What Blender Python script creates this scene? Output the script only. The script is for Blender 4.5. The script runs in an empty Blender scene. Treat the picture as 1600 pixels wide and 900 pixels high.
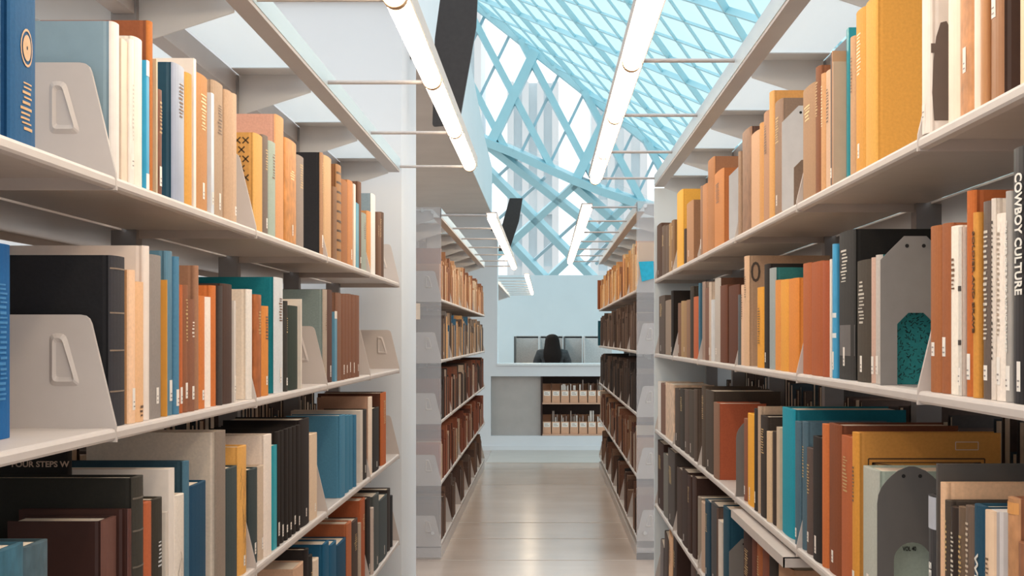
import bpy, bmesh, math, random
from mathutils import Vector, Matrix
random.seed(7)
C = bpy.context.scene
COL = C.collection

# ------------------------------------------------------------------ camera, world, exposure
FPX, VPX, VPY, EYE = 2295.0, 853.0, 528.0, 1.17      # focal length in pixels, vanishing point, eye height
cam = bpy.data.objects.new('camera', bpy.data.cameras.new('camera'))
COL.objects.link(cam)
cam.location = (0, 0, EYE)
cam.rotation_euler = (math.pi / 2, 0, 0)
cam.data.sensor_width = 36
cam.data.lens = 36 * FPX / 1600
cam.data.shift_x = -(VPX - 800) / 1600
cam.data.shift_y = (VPY - 450) / 1600
cam.data.clip_end = 300
cam.data.clip_start = 0.05
C.camera = cam
WORLD_STRENGTH = 1.65
TUBE_STRENGTH = 13.0
w = bpy.data.worlds.new('world'); C.world = w
w.use_nodes = True
wn = w.node_tree.nodes
# bright overcast sky, dim warm ground below the horizon
wt = w.node_tree
tcw = wt.nodes.new('ShaderNodeTexCoord'); sep = wt.nodes.new('ShaderNodeSeparateXYZ')
wt.links.new(tcw.outputs['Generated'], sep.inputs[0])
rmp = wt.nodes.new('ShaderNodeValToRGB')
mrw = wt.nodes.new('ShaderNodeMapRange'); mrw.inputs['From Min'].default_value = -1; mrw.inputs['From Max'].default_value = 1
wt.links.new(sep.outputs['Z'], mrw.inputs['Value']); wt.links.new(mrw.outputs[0], rmp.inputs[0])
cr = rmp.color_ramp
cr.elements[0].position = 0.0; cr.elements[0].color = (.22, .20, .19, 1)
cr.elements[1].position = 1.0; cr.elements[1].color = (1.0, 1.0, 1.0, 1)
e_ = cr.elements.new(0.47); e_.color = (.34, .33, .32, 1)
e_ = cr.elements.new(0.52); e_.color = (.86, .91, .94, 1)
e_ = cr.elements.new(0.62); e_.color = (.92, .97, 1.0, 1)
# the overcast is brightest ahead, over the street, and duller behind
mry = wt.nodes.new('ShaderNodeMapRange'); mry.inputs['From Min'].default_value = -.8; mry.inputs['From Max'].default_value = .5
mry.inputs['To Min'].default_value = .78; mry.inputs['To Max'].default_value = 1.1
wt.links.new(sep.outputs['Y'], mry.inputs['Value'])
sc_ = wt.nodes.new('ShaderNodeVectorMath'); sc_.operation = 'SCALE'
wt.links.new(rmp.outputs[0], sc_.inputs[0]); wt.links.new(mry.outputs[0], sc_.inputs['Scale'])
wt.links.new(sc_.outputs[0], wn['Background'].inputs[0])
wn['Background'].inputs[1].default_value = WORLD_STRENGTH
C.view_settings.view_transform = 'Standard'
C.view_settings.look = 'None'
C.view_settings.gamma = 1
C.view_settings.use_curve_mapping = False
C.view_settings.exposure = 0.0

# ------------------------------------------------------------------ helpers
def lin(h):
    h = h.lstrip('#')
    out = []
    for i in (0, 2, 4):
        c = int(h[i:i + 2], 16) / 255
        out.append(c / 12.92 if c <= 0.04045 else ((c + 0.055) / 1.055) ** 2.4)
    return tuple(out)

MATS = {}
def mat(name, hexcol=None, rough=0.5, metal=0.0, noise=0.06, scale=60, bump=0.0, objcol=False, spec=0.4, emit=0, stretch=None):
    if name in MATS: return MATS[name]
    m = bpy.data.materials.new(name); m.use_nodes = True
    nt = m.node_tree; b = nt.nodes['Principled BSDF']
    b.inputs['Roughness'].default_value = rough
    b.inputs['Metallic'].default_value = metal
    b.inputs['Specular IOR Level'].default_value = spec
    tc = nt.nodes.new('ShaderNodeTexCoord')
    mp = nt.nodes.new('ShaderNodeMapping')
    if stretch: mp.inputs['Scale'].default_value = stretch
    nt.links.new(tc.outputs['Object'], mp.inputs['Vector'])
    nz = nt.nodes.new('ShaderNodeTexNoise')
    nz.inputs['Scale'].default_value = scale
    nz.inputs['Detail'].default_value = 4
    nt.links.new(mp.outputs['Vector'], nz.inputs['Vector'])
    mr = nt.nodes.new('ShaderNodeMapRange')
    mr.inputs['From Min'].default_value = 0.25; mr.inputs['From Max'].default_value = 0.75
    mr.inputs['To Min'].default_value = 1 - noise; mr.inputs['To Max'].default_value = 1 + noise
    nt.links.new(nz.outputs['Fac'], mr.inputs['Value'])
    mul = nt.nodes.new('ShaderNodeVectorMath'); mul.operation = 'SCALE'
    nt.links.new(mr.outputs[0], mul.inputs['Scale'])
    if objcol:
        oi = nt.nodes.new('ShaderNodeObjectInfo')
        nt.links.new(oi.outputs['Color'], mul.inputs[0])
    else:
        mul.inputs[0].default_value = lin(hexcol)
    nt.links.new(mul.outputs[0], b.inputs['Base Color'])
    if bump:
        bp = nt.nodes.new('ShaderNodeBump')
        bp.inputs['Strength'].default_value = bump; bp.inputs['Distance'].default_value = 0.002
        nt.links.new(nz.outputs['Fac'], bp.inputs['Height'])
        nt.links.new(bp.outputs[0], b.inputs['Normal'])
    if emit:
        b.inputs['Emission Color'].default_value = (*lin(hexcol), 1)
        b.inputs['Emission Strength'].default_value = emit
    MATS[name] = m
    return m

def mixmat(name, hexcol, other, fac, rough=0.4):
    """mix of a diffuse sheet with a transparent or translucent one (frosted acrylic, glass)"""
    m = bpy.data.materials.new(name); m.use_nodes = True
    nt = m.node_tree; nt.nodes.remove(nt.nodes['Principled BSDF'])
    out = nt.nodes['Material Output']
    d = nt.nodes.new('ShaderNodeBsdfPrincipled')
    nz = nt.nodes.new('ShaderNodeTexNoise'); nz.inputs['Scale'].default_value = 9
    rp = nt.nodes.new('ShaderNodeMapRange')
    rp.inputs['To Min'].default_value = 0.95; rp.inputs['To Max'].default_value = 1.03
    nt.links.new(nz.outputs['Fac'], rp.inputs['Value'])
    mul = nt.nodes.new('ShaderNodeVectorMath'); mul.operation = 'SCALE'
    mul.inputs[0].default_value = lin(hexcol)
    nt.links.new(rp.outputs[0], mul.inputs['Scale'])
    nt.links.new(mul.outputs[0], d.inputs['Base Color'])
    d.inputs['Roughness'].default_value = rough
    o = nt.nodes.new('ShaderNodeBsdfTransparent' if other == 'transparent' else 'ShaderNodeBsdfTranslucent')
    o.inputs['Color'].default_value = (1, 1, 1, 1) if other == 'transparent' else (*lin(hexcol), 1)
    mx = nt.nodes.new('ShaderNodeMixShader'); mx.inputs[0].default_value = fac
    nt.links.new(d.outputs[0], mx.inputs[1]); nt.links.new(o.outputs[0], mx.inputs[2])
    nt.links.new(mx.outputs[0], out.inputs['Surface'])
    MATS[name] = m
    return m

STEEL = mat('painted_shelf_steel', 'c9c0ba', 0.42, noise=0.03, scale=25)
CANOPY = mat('canopy_steel', 'aea6a2', 0.4, noise=0.03, scale=12)
BRACK = mat('bracket_steel', 'd0cfce', 0.4, noise=0.03, scale=12)
RAILW = mat('rail_white', 'b4c2c9', 0.3, noise=0.02, scale=12)
POST = mat('upright_steel', '8d8a8a', 0.45, noise=0.05, scale=20)
WALLW = mat('white_plaster', 'dfe4e8', 0.75, noise=0.02, scale=4)
WALLG = mat('grey_plaster', 'c3c7ca', 0.8, noise=0.03, scale=3)
SOFF = mat('soffit_concrete', 'd2c9c3', 0.8, noise=0.05, scale=3)
BLUEWALL = mat('pale_blue_wall', 'dbe7ec', 0.8, noise=0.02, scale=3)
CARREL = mat('grey_felt', 'cdcfd0', 0.95, noise=0.12, scale=90)
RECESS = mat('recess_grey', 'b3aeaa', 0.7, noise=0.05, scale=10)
CYAN = mat('cyan_painted_steel', 'b4e0ea', 0.45, noise=0.04, scale=3)
CYAN2 = mat('cyan_mullion', 'b4d0da', 0.45, noise=0.04, scale=3)
DARK = mat('dark_board', '3d3a3a', 0.6, noise=0.1, scale=60)
BLACK = mat('black_rubber', '1b1a1a', 0.6)
CHROME = mat('bolt_steel', 'd5d5d5', 0.25, metal=0.8)
CARD = mat('kraft_cardboard', 'd9ab8c', 0.8, noise=0.06, scale=30)
PAPER = mat('white_paper', 'f3ece3', 0.8, noise=0.03, scale=40)
PAGES = mat('page_edges', 'e6d6c2', 0.85, noise=0.12, scale=400, stretch=(0.1, 1, 0.1))
CLOTH = mat('book_cloth', None, 0.7, noise=0.07, scale=230, bump=0.15, objcol=True, spec=.2)
LEATH = mat('worn_leather', None, 0.5, noise=0.30, scale=40, bump=0.25, objcol=True, spec=.25)
GLOSS = mat('glossy_jacket', None, 0.38, noise=0.05, scale=40, objcol=True, spec=.25)
INK = mat('printed_ink', None, 0.5, noise=0.05, objcol=True)
FROST = mixmat('frosted_acrylic', 'dedee0', 'transparent', 0.72, 0.3)
SHEET = mixmat('translucent_canopy_sheet', 'f4f8f9', 'translucent', 0.65, 0.5)
ROOFP = mixmat('roof_mesh_panel', 'cdeef5', 'translucent', 0.72, 0.5)
GLASS = mixmat('window_glass', 'dff2f8', 'transparent', 0.88, 0.05)

def tube_mat():
    m = bpy.data.materials.new('lamp_tube'); m.use_nodes = True
    nt = m.node_tree; b = nt.nodes['Principled BSDF']
    b.inputs['Base Color'].default_value = (1, .95, .88, 1)
    b.inputs['Emission Color'].default_value = (1.0, 0.80, 0.58, 1)
    b.inputs['Emission Strength'].default_value = TUBE_STRENGTH
    return m
TUBE = tube_mat()

def new_obj(name, bm, m, parent=None, smooth=False, color=None):
    me = bpy.data.meshes.new(name)
    bmesh.ops.recalc_face_normals(bm, faces=bm.faces[:])
    bm.to_mesh(me); bm.free()
    if smooth:
        for p in me.polygons: p.use_smooth = True
    for mm in (m if isinstance(m, (list, tuple)) else [m]): me.materials.append(mm)
    o = bpy.data.objects.new(name, me); COL.objects.link(o)
    if parent is not None: o.parent = parent
    if color is not None: o.color = (*color, 1)
    return o

def empty(name, loc, rz=0, label=None, cat=None, group=None):
    o = bpy.data.objects.new(name, None); COL.objects.link(o)
    o.location = loc; o.rotation_euler = (0, 0, rz)
    o.empty_display_size = 0.05
    tag(o, label, cat, group)
    return o

def tag(o, label=None, cat=None, group=None, kind=None):
    if label: o['label'] = label
    if cat: o['category'] = cat
    if group: o['group'] = group
    if kind: o['kind'] = kind
    return o

def box(bm, x0, x1, y0, y1, z0, z1, mi=0):
    v = [bm.verts.new(p) for p in ((x0, y0, z0), (x1, y0, z0), (x1, y1, z0), (x0, y1, z0), (x0, y0, z1), (x1, y0, z1), (x1, y1, z1), (x0, y1, z1))]
    for f in ((0, 3, 2, 1), (4, 5, 6, 7), (0, 1, 5, 4), (1, 2, 6, 5), (2, 3, 7, 6), (3, 0, 4, 7)):
        fc = bm.faces.new([v[i] for i in f]); fc.material_index = mi

def prism(bm, poly, a, b, axis='z'):
    """extrude a 2-D polygon between a and b. axis z: poly=(x,y); axis y: poly=(x,z); axis x: poly=(y,z)"""
    def p3(p, t):
        return (p[0], p[1], t) if axis == 'z' else (p[0], t, p[1]) if axis == 'y' else (t, p[0], p[1])
    A = [bm.verts.new(p3(p, a)) for p in poly]
    B = [bm.verts.new(p3(p, b)) for p in poly]
    n = len(poly)
    for i in range(n):
        bm.faces.new((A[i], A[(i + 1) % n], B[(i + 1) % n], B[i]))
    bm.faces.new(A[::-1]); bm.faces.new(B)

def tube(bm, p, q, r, n=12):
    p, q = Vector(p), Vector(q)
    d = (q - p).normalized()
    u = d.orthogonal().normalized(); v = d.cross(u)
    A, B = [], []
    for i in range(n):
        t = 2 * math.pi * i / n
        o = (u * math.cos(t) + v * math.sin(t)) * r
        A.append(bm.verts.new(p + o)); B.append(bm.verts.new(q + o))
    for i in range(n):
        bm.faces.new((A[i], A[(i + 1) % n], B[(i + 1) % n], B[i]))
    bm.faces.new(A[::-1]); bm.faces.new(B)

def beam(bm, p, q, wd, dp, nrm):
    """rectangular bar from p to q; wd across, dp along nrm"""
    p, q, nrm = Vector(p), Vector(q), Vector(nrm).normalized()
    d = (q - p).normalized(); s = d.cross(nrm).normalized() * wd / 2; n = nrm * dp / 2
    A = [bm.verts.new(p + a * s + b * n) for a, b in ((-1, -1), (1, -1), (1, 1), (-1, 1))]
    B = [bm.verts.new(q + a * s + b * n) for a, b in ((-1, -1), (1, -1), (1, 1), (-1, 1))]
    for i in range(4): bm.faces.new((A[i], A[(i + 1) % 4], B[(i + 1) % 4], B[i]))
    bm.faces.new(A[::-1]); bm.faces.new(B)

def struct(name, bm, m, parent=None):
    o = new_obj(name, bm, m, parent)
    if parent is None: o['kind'] = 'structure'
    return o

def text_obj(name, s, size, M, parent, Mroot, color, width=None, extr=0.0003, bold=.022):
    cu = bpy.data.curves.new('tmp', 'FONT'); cu.body = s; cu.size = size
    cu.align_x = 'LEFT'; cu.align_y = 'CENTER'; cu.extrude = extr; cu.resolution_u = 3; cu.offset = size * bold
    t = bpy.data.objects.new('tmp', cu); COL.objects.link(t)
    dg = bpy.context.evaluated_depsgraph_get()
    me = bpy.data.meshes.new_from_object(t.evaluated_get(dg))
    bpy.data.objects.remove(t); bpy.data.curves.remove(cu)
    if width:
        xs = [v.co.x for v in me.vertices]
        k = width / (max(xs) - min(xs))
        for v in me.vertices: v.co.x *= k
    me.materials.clear(); me.materials.append(INK)
    o = bpy.data.objects.new(name, me); COL.objects.link(o)
    o.parent = parent
    o.matrix_basis = Mroot.inverted() @ M if Mroot is not None else M
    o.color = (*color, 1)
    return o

def Z(rel): return EYE + rel                     # heights below are measured from the eye

# ------------------------------------------------------------------ the building
bm = bmesh.new(); box(bm, -8, 8, -10, 26, -0.12, 0)
def floor_mat():
    m = mat('polished_concrete', 'c6b5a8', 0.24, noise=0.10, scale=1.6, stretch=(.5, 1.6, 1), spec=0.55)
    nt = m.node_tree; b = nt.nodes['Principled BSDF']
    nz = nt.nodes.new('ShaderNodeTexNoise'); nz.inputs['Scale'].default_value = 3.0; nz.inputs['Detail'].default_value = 6
    tc = nt.nodes.new('ShaderNodeTexCoord'); nt.links.new(tc.outputs['Object'], nz.inputs['Vector'])
    mr = nt.nodes.new('ShaderNodeMapRange'); mr.inputs['To Min'].default_value = 0.15; mr.inputs['To Max'].default_value = 0.28
    nt.links.new(nz.outputs['Fac'], mr.inputs['Value']); nt.links.new(mr.outputs[0], b.inputs['Roughness'])
    return m
fl = struct('floor', bm, floor_mat())
bm = bmesh.new()
for y in (7.72, 8.55, 9.3, 11.7, 13.1): box(bm, -0.62, 0.6, y, y + 0.015, 0.0, 0.0006)
struct('floor_joint', bm, mat('joint_filler', 'b8aa9f', 0.5), fl)
bm = bmesh.new(); box(bm, -0.56, 0.9, 13.75, 15.29, 0.0, 0.003)
struct('floor_strip', bm, mat('pale_concrete', 'cfc8c2', 0.5, noise=0.05, scale=4), fl)

# pier and wall at the end of the near left stack, soffit and upstand of the ramp above
bm = bmesh.new(); box(bm, -3.2, -0.558, 5.68, 6.31, 0, Z(1.30)); struct('wall_left', bm, WALLW)
bm = bmesh.new(); box(bm, -3.2, -0.572, 6.31, 15.3, Z(1.30), Z(1.42))
box(bm, -3.2, -0.60, 5.66, 6.31, Z(1.30), Z(1.42)); struct('ceiling', bm, SOFF)
bm = bmesh.new()
prism(bm, [(5.6, Z(1.301)), (15.46, Z(1.301)), (15.5, Z(1.80)), (13.67, Z(1.86)), (11.3, Z(2.06)), (8, Z(2.3)), (5.6, Z(2.6))], -0.60, -0.568, 'x')
struct('trim_1', bm, mat('white_upstand', 'e4eef3', 0.6, noise=0.02, scale=3))

# back half wall with a recess, opening above
YB = 15.3
def bx_(px): return (px - VPX) * YB / FPX
def bz_(py): return Z((VPY - py) * YB / FPX)
bm = bmesh.new()
box(bm, -3.2, bx_(777), YB, YB + 0.35, bz_(571), Z(1.30))
box(bm, -3.2, 1.6, YB, YB + 0.35, bz_(588), bz_(571))
box(bm, -3.2, 1.6, YB, YB + 0.35, 0, bz_(681))
box(bm, -3.2, bx_(767), YB, YB + 0.35, bz_(681), bz_(588))
box(bm, 0.95, 1.6, YB, YB + 0.35, bz_(681), bz_(588))
box(bm, bx_(767), 0.95, YB + 0.33, YB + 0.35, bz_(681), bz_(588))
struct('wall_back', bm, WALLW)
bm = bmesh.new(); box(bm, bx_(777), 1.6, YB - 0.02, YB + 0.37, bz_(571), bz_(571) + 0.02); struct('trim_2', bm, mat('white_ledge', 'eef3f5', 0.35))
bm = bmesh.new(); box(bm, -3.2, 1.6, YB - 0.02, YB, 0, 0.05); struct('baseboard_back', bm, WALLW)
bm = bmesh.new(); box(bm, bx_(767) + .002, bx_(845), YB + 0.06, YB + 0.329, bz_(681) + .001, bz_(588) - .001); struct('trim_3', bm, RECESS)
bm = bmesh.new(); box(bm, -1.3, 2.6, 23.7, 23.85, 0, Z((VPY - 430) * 23.7 / FPX)); struct('wall_far', bm, BLUEWALL)
bm = bmesh.new(); box(bm, 0.4786, 1.06, 6.475, 6.50, 0, Z(0.66)); struct('wall_right', bm, mat('pale_end_wall', 'dde5e9', 0.6, noise=0.02, scale=3))

# ------------------------------------------------------------------ the glazed lattice beyond
YW = 30.0
PA = (Vector((0, YW, 0)), Vector((0, 1, 0)))
def unproj(px, py, plane):
    d = Vector(((px - VPX) / FPX, 1.0, (VPY - py) / FPX)); o = Vector((0, 0, EYE))
    p0, n = plane
    t = (p0 - o).dot(n) / d.dot(n)
    return o + d * t
FOLD = [(735, 208), (760, 220), (800, 236), (890, 277), (940, 297), (1100, 350)]
# plane C leans inwards below the fold
fa, fb = unproj(760, 221, PA), unproj(940, 300, PA)
fd = (fb - fa).normalized()
PC = (fa, fd.cross(Vector((0.0, 0.55, -1)).normalized()).normalized())
def creaseY(x): return 12 + (x - 750) * 0.795
def foldY(x):
    for (xa, ya), (xb, yb) in zip(FOLD, FOLD[1:]):
        if xa <= x <= xb: return ya + (yb - ya) * (x - xa) / (xb - xa)
    return FOLD[0][1] if x < FOLD[0][0] else FOLD[-1][1]
def clip_line(x0, sl, ylo, yhi, f_in):
    """walk x = x0 + (y-150)/sl and keep the run where f_in holds"""
    pts = []
    for i in range(400):
        y = ylo + (yhi - ylo) * i / 399
        x = x0 + (y - 150) / sl
        if f_in(x, y): pts.append((x, y))
    return (pts[0], pts[-1]) if len(pts) > 6 else None
inA = lambda x, y: y > creaseY(x) and y < foldY(x) + 2 and 640 < x < 1150
win = bmesh.new(); mul_ = bmesh.new()
for k in range(-5, 9):
    s = clip_line(803 + 56.5 * k, 1.9, -150, 420, inA)
    if s: beam(win, unproj(*s[0], PA), unproj(*s[1], PA), 0.13, 0.30, (0, 1, 0))
    s = clip_line(803 + 53.5 * k, -2.07, -150, 420, inA)
    if s:
        if k % 3 == 0: beam(win, unproj(*s[0], PA), unproj(*s[1], PA), 0.19, 0.36, (0, 1, 0))
        else: beam(mul_, unproj(*s[0], PA) + Vector((0, .1, 0)), unproj(*s[1], PA) + Vector((0, .1, 0)), 0.055, 0.08, (0, 1, 0))
nC = PC[1]
for (a, b, wd) in (((740, 208), (965, 384), .15), ((740, 243), (935, 442), .15), ((740, 315), (865, 449), .15), ((897, 288), (1070, 440), .15), ((960, 300), (1080, 390), .13),
                   ((905, 282), (740, 432), .14), ((980, 318), (850, 442), .14), ((1050, 350), (950, 440), .14)):
    beam(win, unproj(*a, PC), unproj(*b, PC), wd, 0.20, nC)
for (a, b) in (((812, 245), (740, 312)), ((850, 280), (775, 347)), ((930, 322), (830, 412)), ((960, 372), (905, 425)), ((1010, 345), (930, 415))):
    beam(mul_, unproj(*a, PC) + nC * .1, unproj(*b, PC) + nC * .1, 0.06, 0.08, nC)
for (xa, ya), (xb, yb) in zip(FOLD, FOLD[1:]):
    beam(win, unproj(xa, ya, PA), unproj(xb, yb, PA), 0.16, 0.42, (0, 1, 0.3))
w1 = struct('window_1', win, CYAN)
struct('mullion', mul_, CYAN2, w1)
bm = bmesh.new()
ps = [unproj(x, y, PA) + Vector((0, .2, 0)) for x, y in ((640, -60), (735, 0), (1150, 330), (1150, 366), (640, 170))]
bm.faces.new([bm.verts.new(p) for p in ps])
ps = [unproj(x, y, PC) + nC * .2 for x, y in ((640, 170), (1150, 366), (1150, 450), (640, 450))]
bm.faces.new([bm.verts.new(p) for p in ps])
struct('glass', bm, GLASS, w1)

# roof plane, running from the crease towards the camera
c0 = unproj(750, 12, PA); c1 = unproj(1033, 237, PA)
D1 = (c1 - c0).normalized(); YD = Vector((0, -1, 0)); NB = D1.cross(YD).normalized()
if NB.z < 0: NB = -NB
roof = bmesh.new()
SP, BETA, LY = 0.85, 1.45, 20.0
def rp(u, v): return c0 + D1 * u + YD * v
U0, U1 = -4.0, 9.0
for k in range(-60, 60):
    for sgn in (1, -1):
        u = U0 + k * SP
        v0, ua = 0.0, u
        # line u = ua + sgn*v/BETA, keep inside [U0,U1] and v in [0,LY]
        lo, hi = 0.0, LY
        if sgn > 0: lo = max(lo, (U0 - ua) * BETA); hi = min(hi, (U1 - ua) * BETA)
        else: lo = max(lo, (ua - U1) * BETA); hi = min(hi, (ua - U0) * BETA)
        if hi - lo > 0.3:
            beam(roof, rp(ua + sgn * lo / BETA, lo), rp(ua + sgn * hi / BETA, hi), 0.035, 0.09 if k % 4 == 0 else 0.036, NB)
w2 = struct('window_2', roof, mat('roof_cyan_steel', 'bce6f0', .45, noise=.04, scale=3))
bm = bmesh.new(); beam(bm, rp(U0, 0), rp(U1, 0), 0.16, 0.18, NB); struct('crease_beam', bm, mat('pale_cyan_steel', 'c3e8f0', 0.45, noise=.03, scale=3), w2)
bm = bmesh.new()
bm.faces.new([bm.verts.new(p + NB * .07) for p in (rp(U0, 0), rp(U1, 0), rp(U1, LY), rp(U0, LY))])
struct('roof_panel', bm, ROOFP, w2)

# pale towers across the street
def tower(name, x0, x1, y, h, ncol, label):
    r = empty(name, ((x0 + x1) / 2, y, 0), 0, label, 'building', None)
    bm = bmesh.new(); box(bm, x0 - (x0 + x1) / 2, x1 - (x0 + x1) / 2, 0.4, 8, 0, h)
    new_obj('facade', bm, mat('tower_glass', 'dfedf3', 0.4, noise=.06, scale=1.2), r)
    bm = bmesh.new(); wd = (x1 - x0) / ncol
    for i in range(ncol + 1):
        xx = x0 - (x0 + x1) / 2 + i * wd
        box(bm, xx - wd * .22, xx + wd * .22, 0.0, 0.5, 0, h)
    new_obj('pier', bm, mat('tower_stone', 'fbfcfc', 0.7, noise=.02, scale=1), r)
    bm = bmesh.new()
    for j in range(int(h / 3.2)):
        box(bm, x0 - (x0 + x1) / 2, x1 - (x0 + x1) / 2, 0.2, 0.5, j * 3.2, j * 3.2 + 1.0)
    new_obj('spandrel', bm, mat('tower_spandrel', 'f0f6f8', 0.6, noise=.03, scale=1), r)
tower('office_tower', -3.9, -2.7, 58, 15, 2, 'pale slim tower beyond the lattice, leftmost of the three')
tower('office_tower', -1.5, 0.4, 62, 12, 3, 'pale tower beyond the lattice, middle one of the three')
tower('office_tower', 2.2, 4.4, 66, 13, 3, 'pale tower beyond the lattice, rightmost of the three')

# ------------------------------------------------------------------ shelving
A, B = 0.553, 0.4786                              # distance of the shelf fronts from the camera axis
SEC = 0.914
LZ = [0.208, -0.116, -0.438, -0.764, -1.085]
RZ = [0.258, -0.068, -0.400, -0.726, -1.055]
LEVEL = ['top', 'second', 'third', 'fourth', 'bottom']
BAY = ['nearest', 'second', 'third', 'fourth', 'fifth', 'sixth', 'seventh']
DEP = 0.243

def rounded(poly, r, n=3):
    out = []
    m = len(poly)
    for i in range(m):
        p, a, b, rr = Vector(poly[i]), Vector(poly[i - 1]), Vector(poly[(i + 1) % m]), (r[i] if isinstance(r, (list, tuple)) else r)
        if rr <= 0: out.append(tuple(p)); continue
        da, db = (a - p).normalized(), (b - p).normalized()
        s, e = p + da * rr, p + db * rr
        for k in range(n + 1):
            t = k / n
            out.append(tuple((1 - t) ** 2 * s + 2 * t * (1 - t) * p + t * t * e))
    return out

SHELF_ME = {}
def shelf_meshes():
    """local frame: x = 0 at the front lip, -x into the stack, y along the bay, z = 0 on the shelf surface"""
    bm = bmesh.new()
    L = SEC / 2 - 0.003
    prism(bm, [(-.005, 0), (-.0015, -.0015), (0, -.005), (0.0, -0.0125), (-.002, -.0155), (-0.012, -0.0165), (-0.012, -0.0145), (-0.003, -0.0135), (-0.003, -0.0025), (-DEP, -0.0025), (-DEP, 0.0)], -L, L, 'y')
    bmesh.ops.recalc_face_normals(bm, faces=bm.faces[:])
    me = bpy.data.meshes.new('shelf_board'); bm.to_mesh(me); bm.free(); me.materials.append(STEEL)
    SHELF_ME['board'] = me
    for nm, sg in (('near', -1), ('far', 1)):
        bm = bmesh.new()
        yy = sg * (L + 0.0012)
        poly = rounded([(0.001, -0.018), (-0.0, 0.004), (-0.034, 0.146), (-DEP + .01, 0.146), (-DEP + .01, -0.018)], [0, 0, .012, 0, 0])
        prism(bm, poly, yy - 0.0012, yy + 0.0012, 'y')
        me = bpy.data.meshes.new('bracket'); bmesh.ops.recalc_face_normals(bm, faces=bm.faces[:]); bm.to_mesh(me); bm.free(); me.materials.append(STEEL)
        SHELF_ME[nm] = me
        bm = bmesh.new()                           # embossed grip: a bevelled raised trapezoid
        p1 = rounded([(-.045, .054), (-.085, .054), (-.085, .122), (-.064, .122)], .008)
        p2 = rounded([(-.051, .060), (-.080, .060), (-.080, .116), (-.068, .116)], .006)
        for face, d in ((-1, 0.010), (1, 0.010)):
            if face * sg > 0 and False: continue
            A_ = [bm.verts.new((p[0], yy + face * 0.0012, p[1])) for p in p1]
            B_ = [bm.verts.new((p[0], yy + face * (0.0012 + d * .45), p[1])) for p in p2]
            n = len(A_)
            for i in range(n): bm.faces.new((A_[i], A_[(i + 1) % n], B_[(i + 1) % n], B_[i]))
            # sunk middle
            p3 = [(-.066 + (p[0] + .066) * .72, .088 + (p[1] - .088) * .8) for p in p2]
            C_ = [bm.verts.new((p[0], yy + face * (0.0012 + d * .1), p[1])) for p in p3]
            for i in range(n): bm.faces.new((B_[i], B_[(i + 1) % n], C_[(i + 1) % n], C_[i]))
            bm.faces.new(C_)
        me = bpy.data.meshes.new('grip'); bmesh.ops.recalc_face_normals(bm, faces=bm.faces[:]); bm.to_mesh(me); bm.free(); me.materials.append(STEEL)
        SHELF_ME[nm + 'grip'] = me
shelf_meshes()

def link_child(name, me, parent):
    o = bpy.data.objects.new(name, me); COL.objects.link(o); o.parent = parent; return o

def shelf(side, y0, z, label, group, skip=()):
    X = -A if side == 'L' else B
    r = empty('shelf', (X, y0 + SEC / 2, Z(z)), 0 if side == 'L' else math.pi, label, 'shelf', group)
    link_child('shelf_board', SHELF_ME['board'], r)
    for nm in ('near', 'far'):
        if nm in skip: continue
        b = link_child('bracket', SHELF_ME[nm], r)
        link_child('grip', SHELF_ME[nm + 'grip'], b)
    return r

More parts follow.
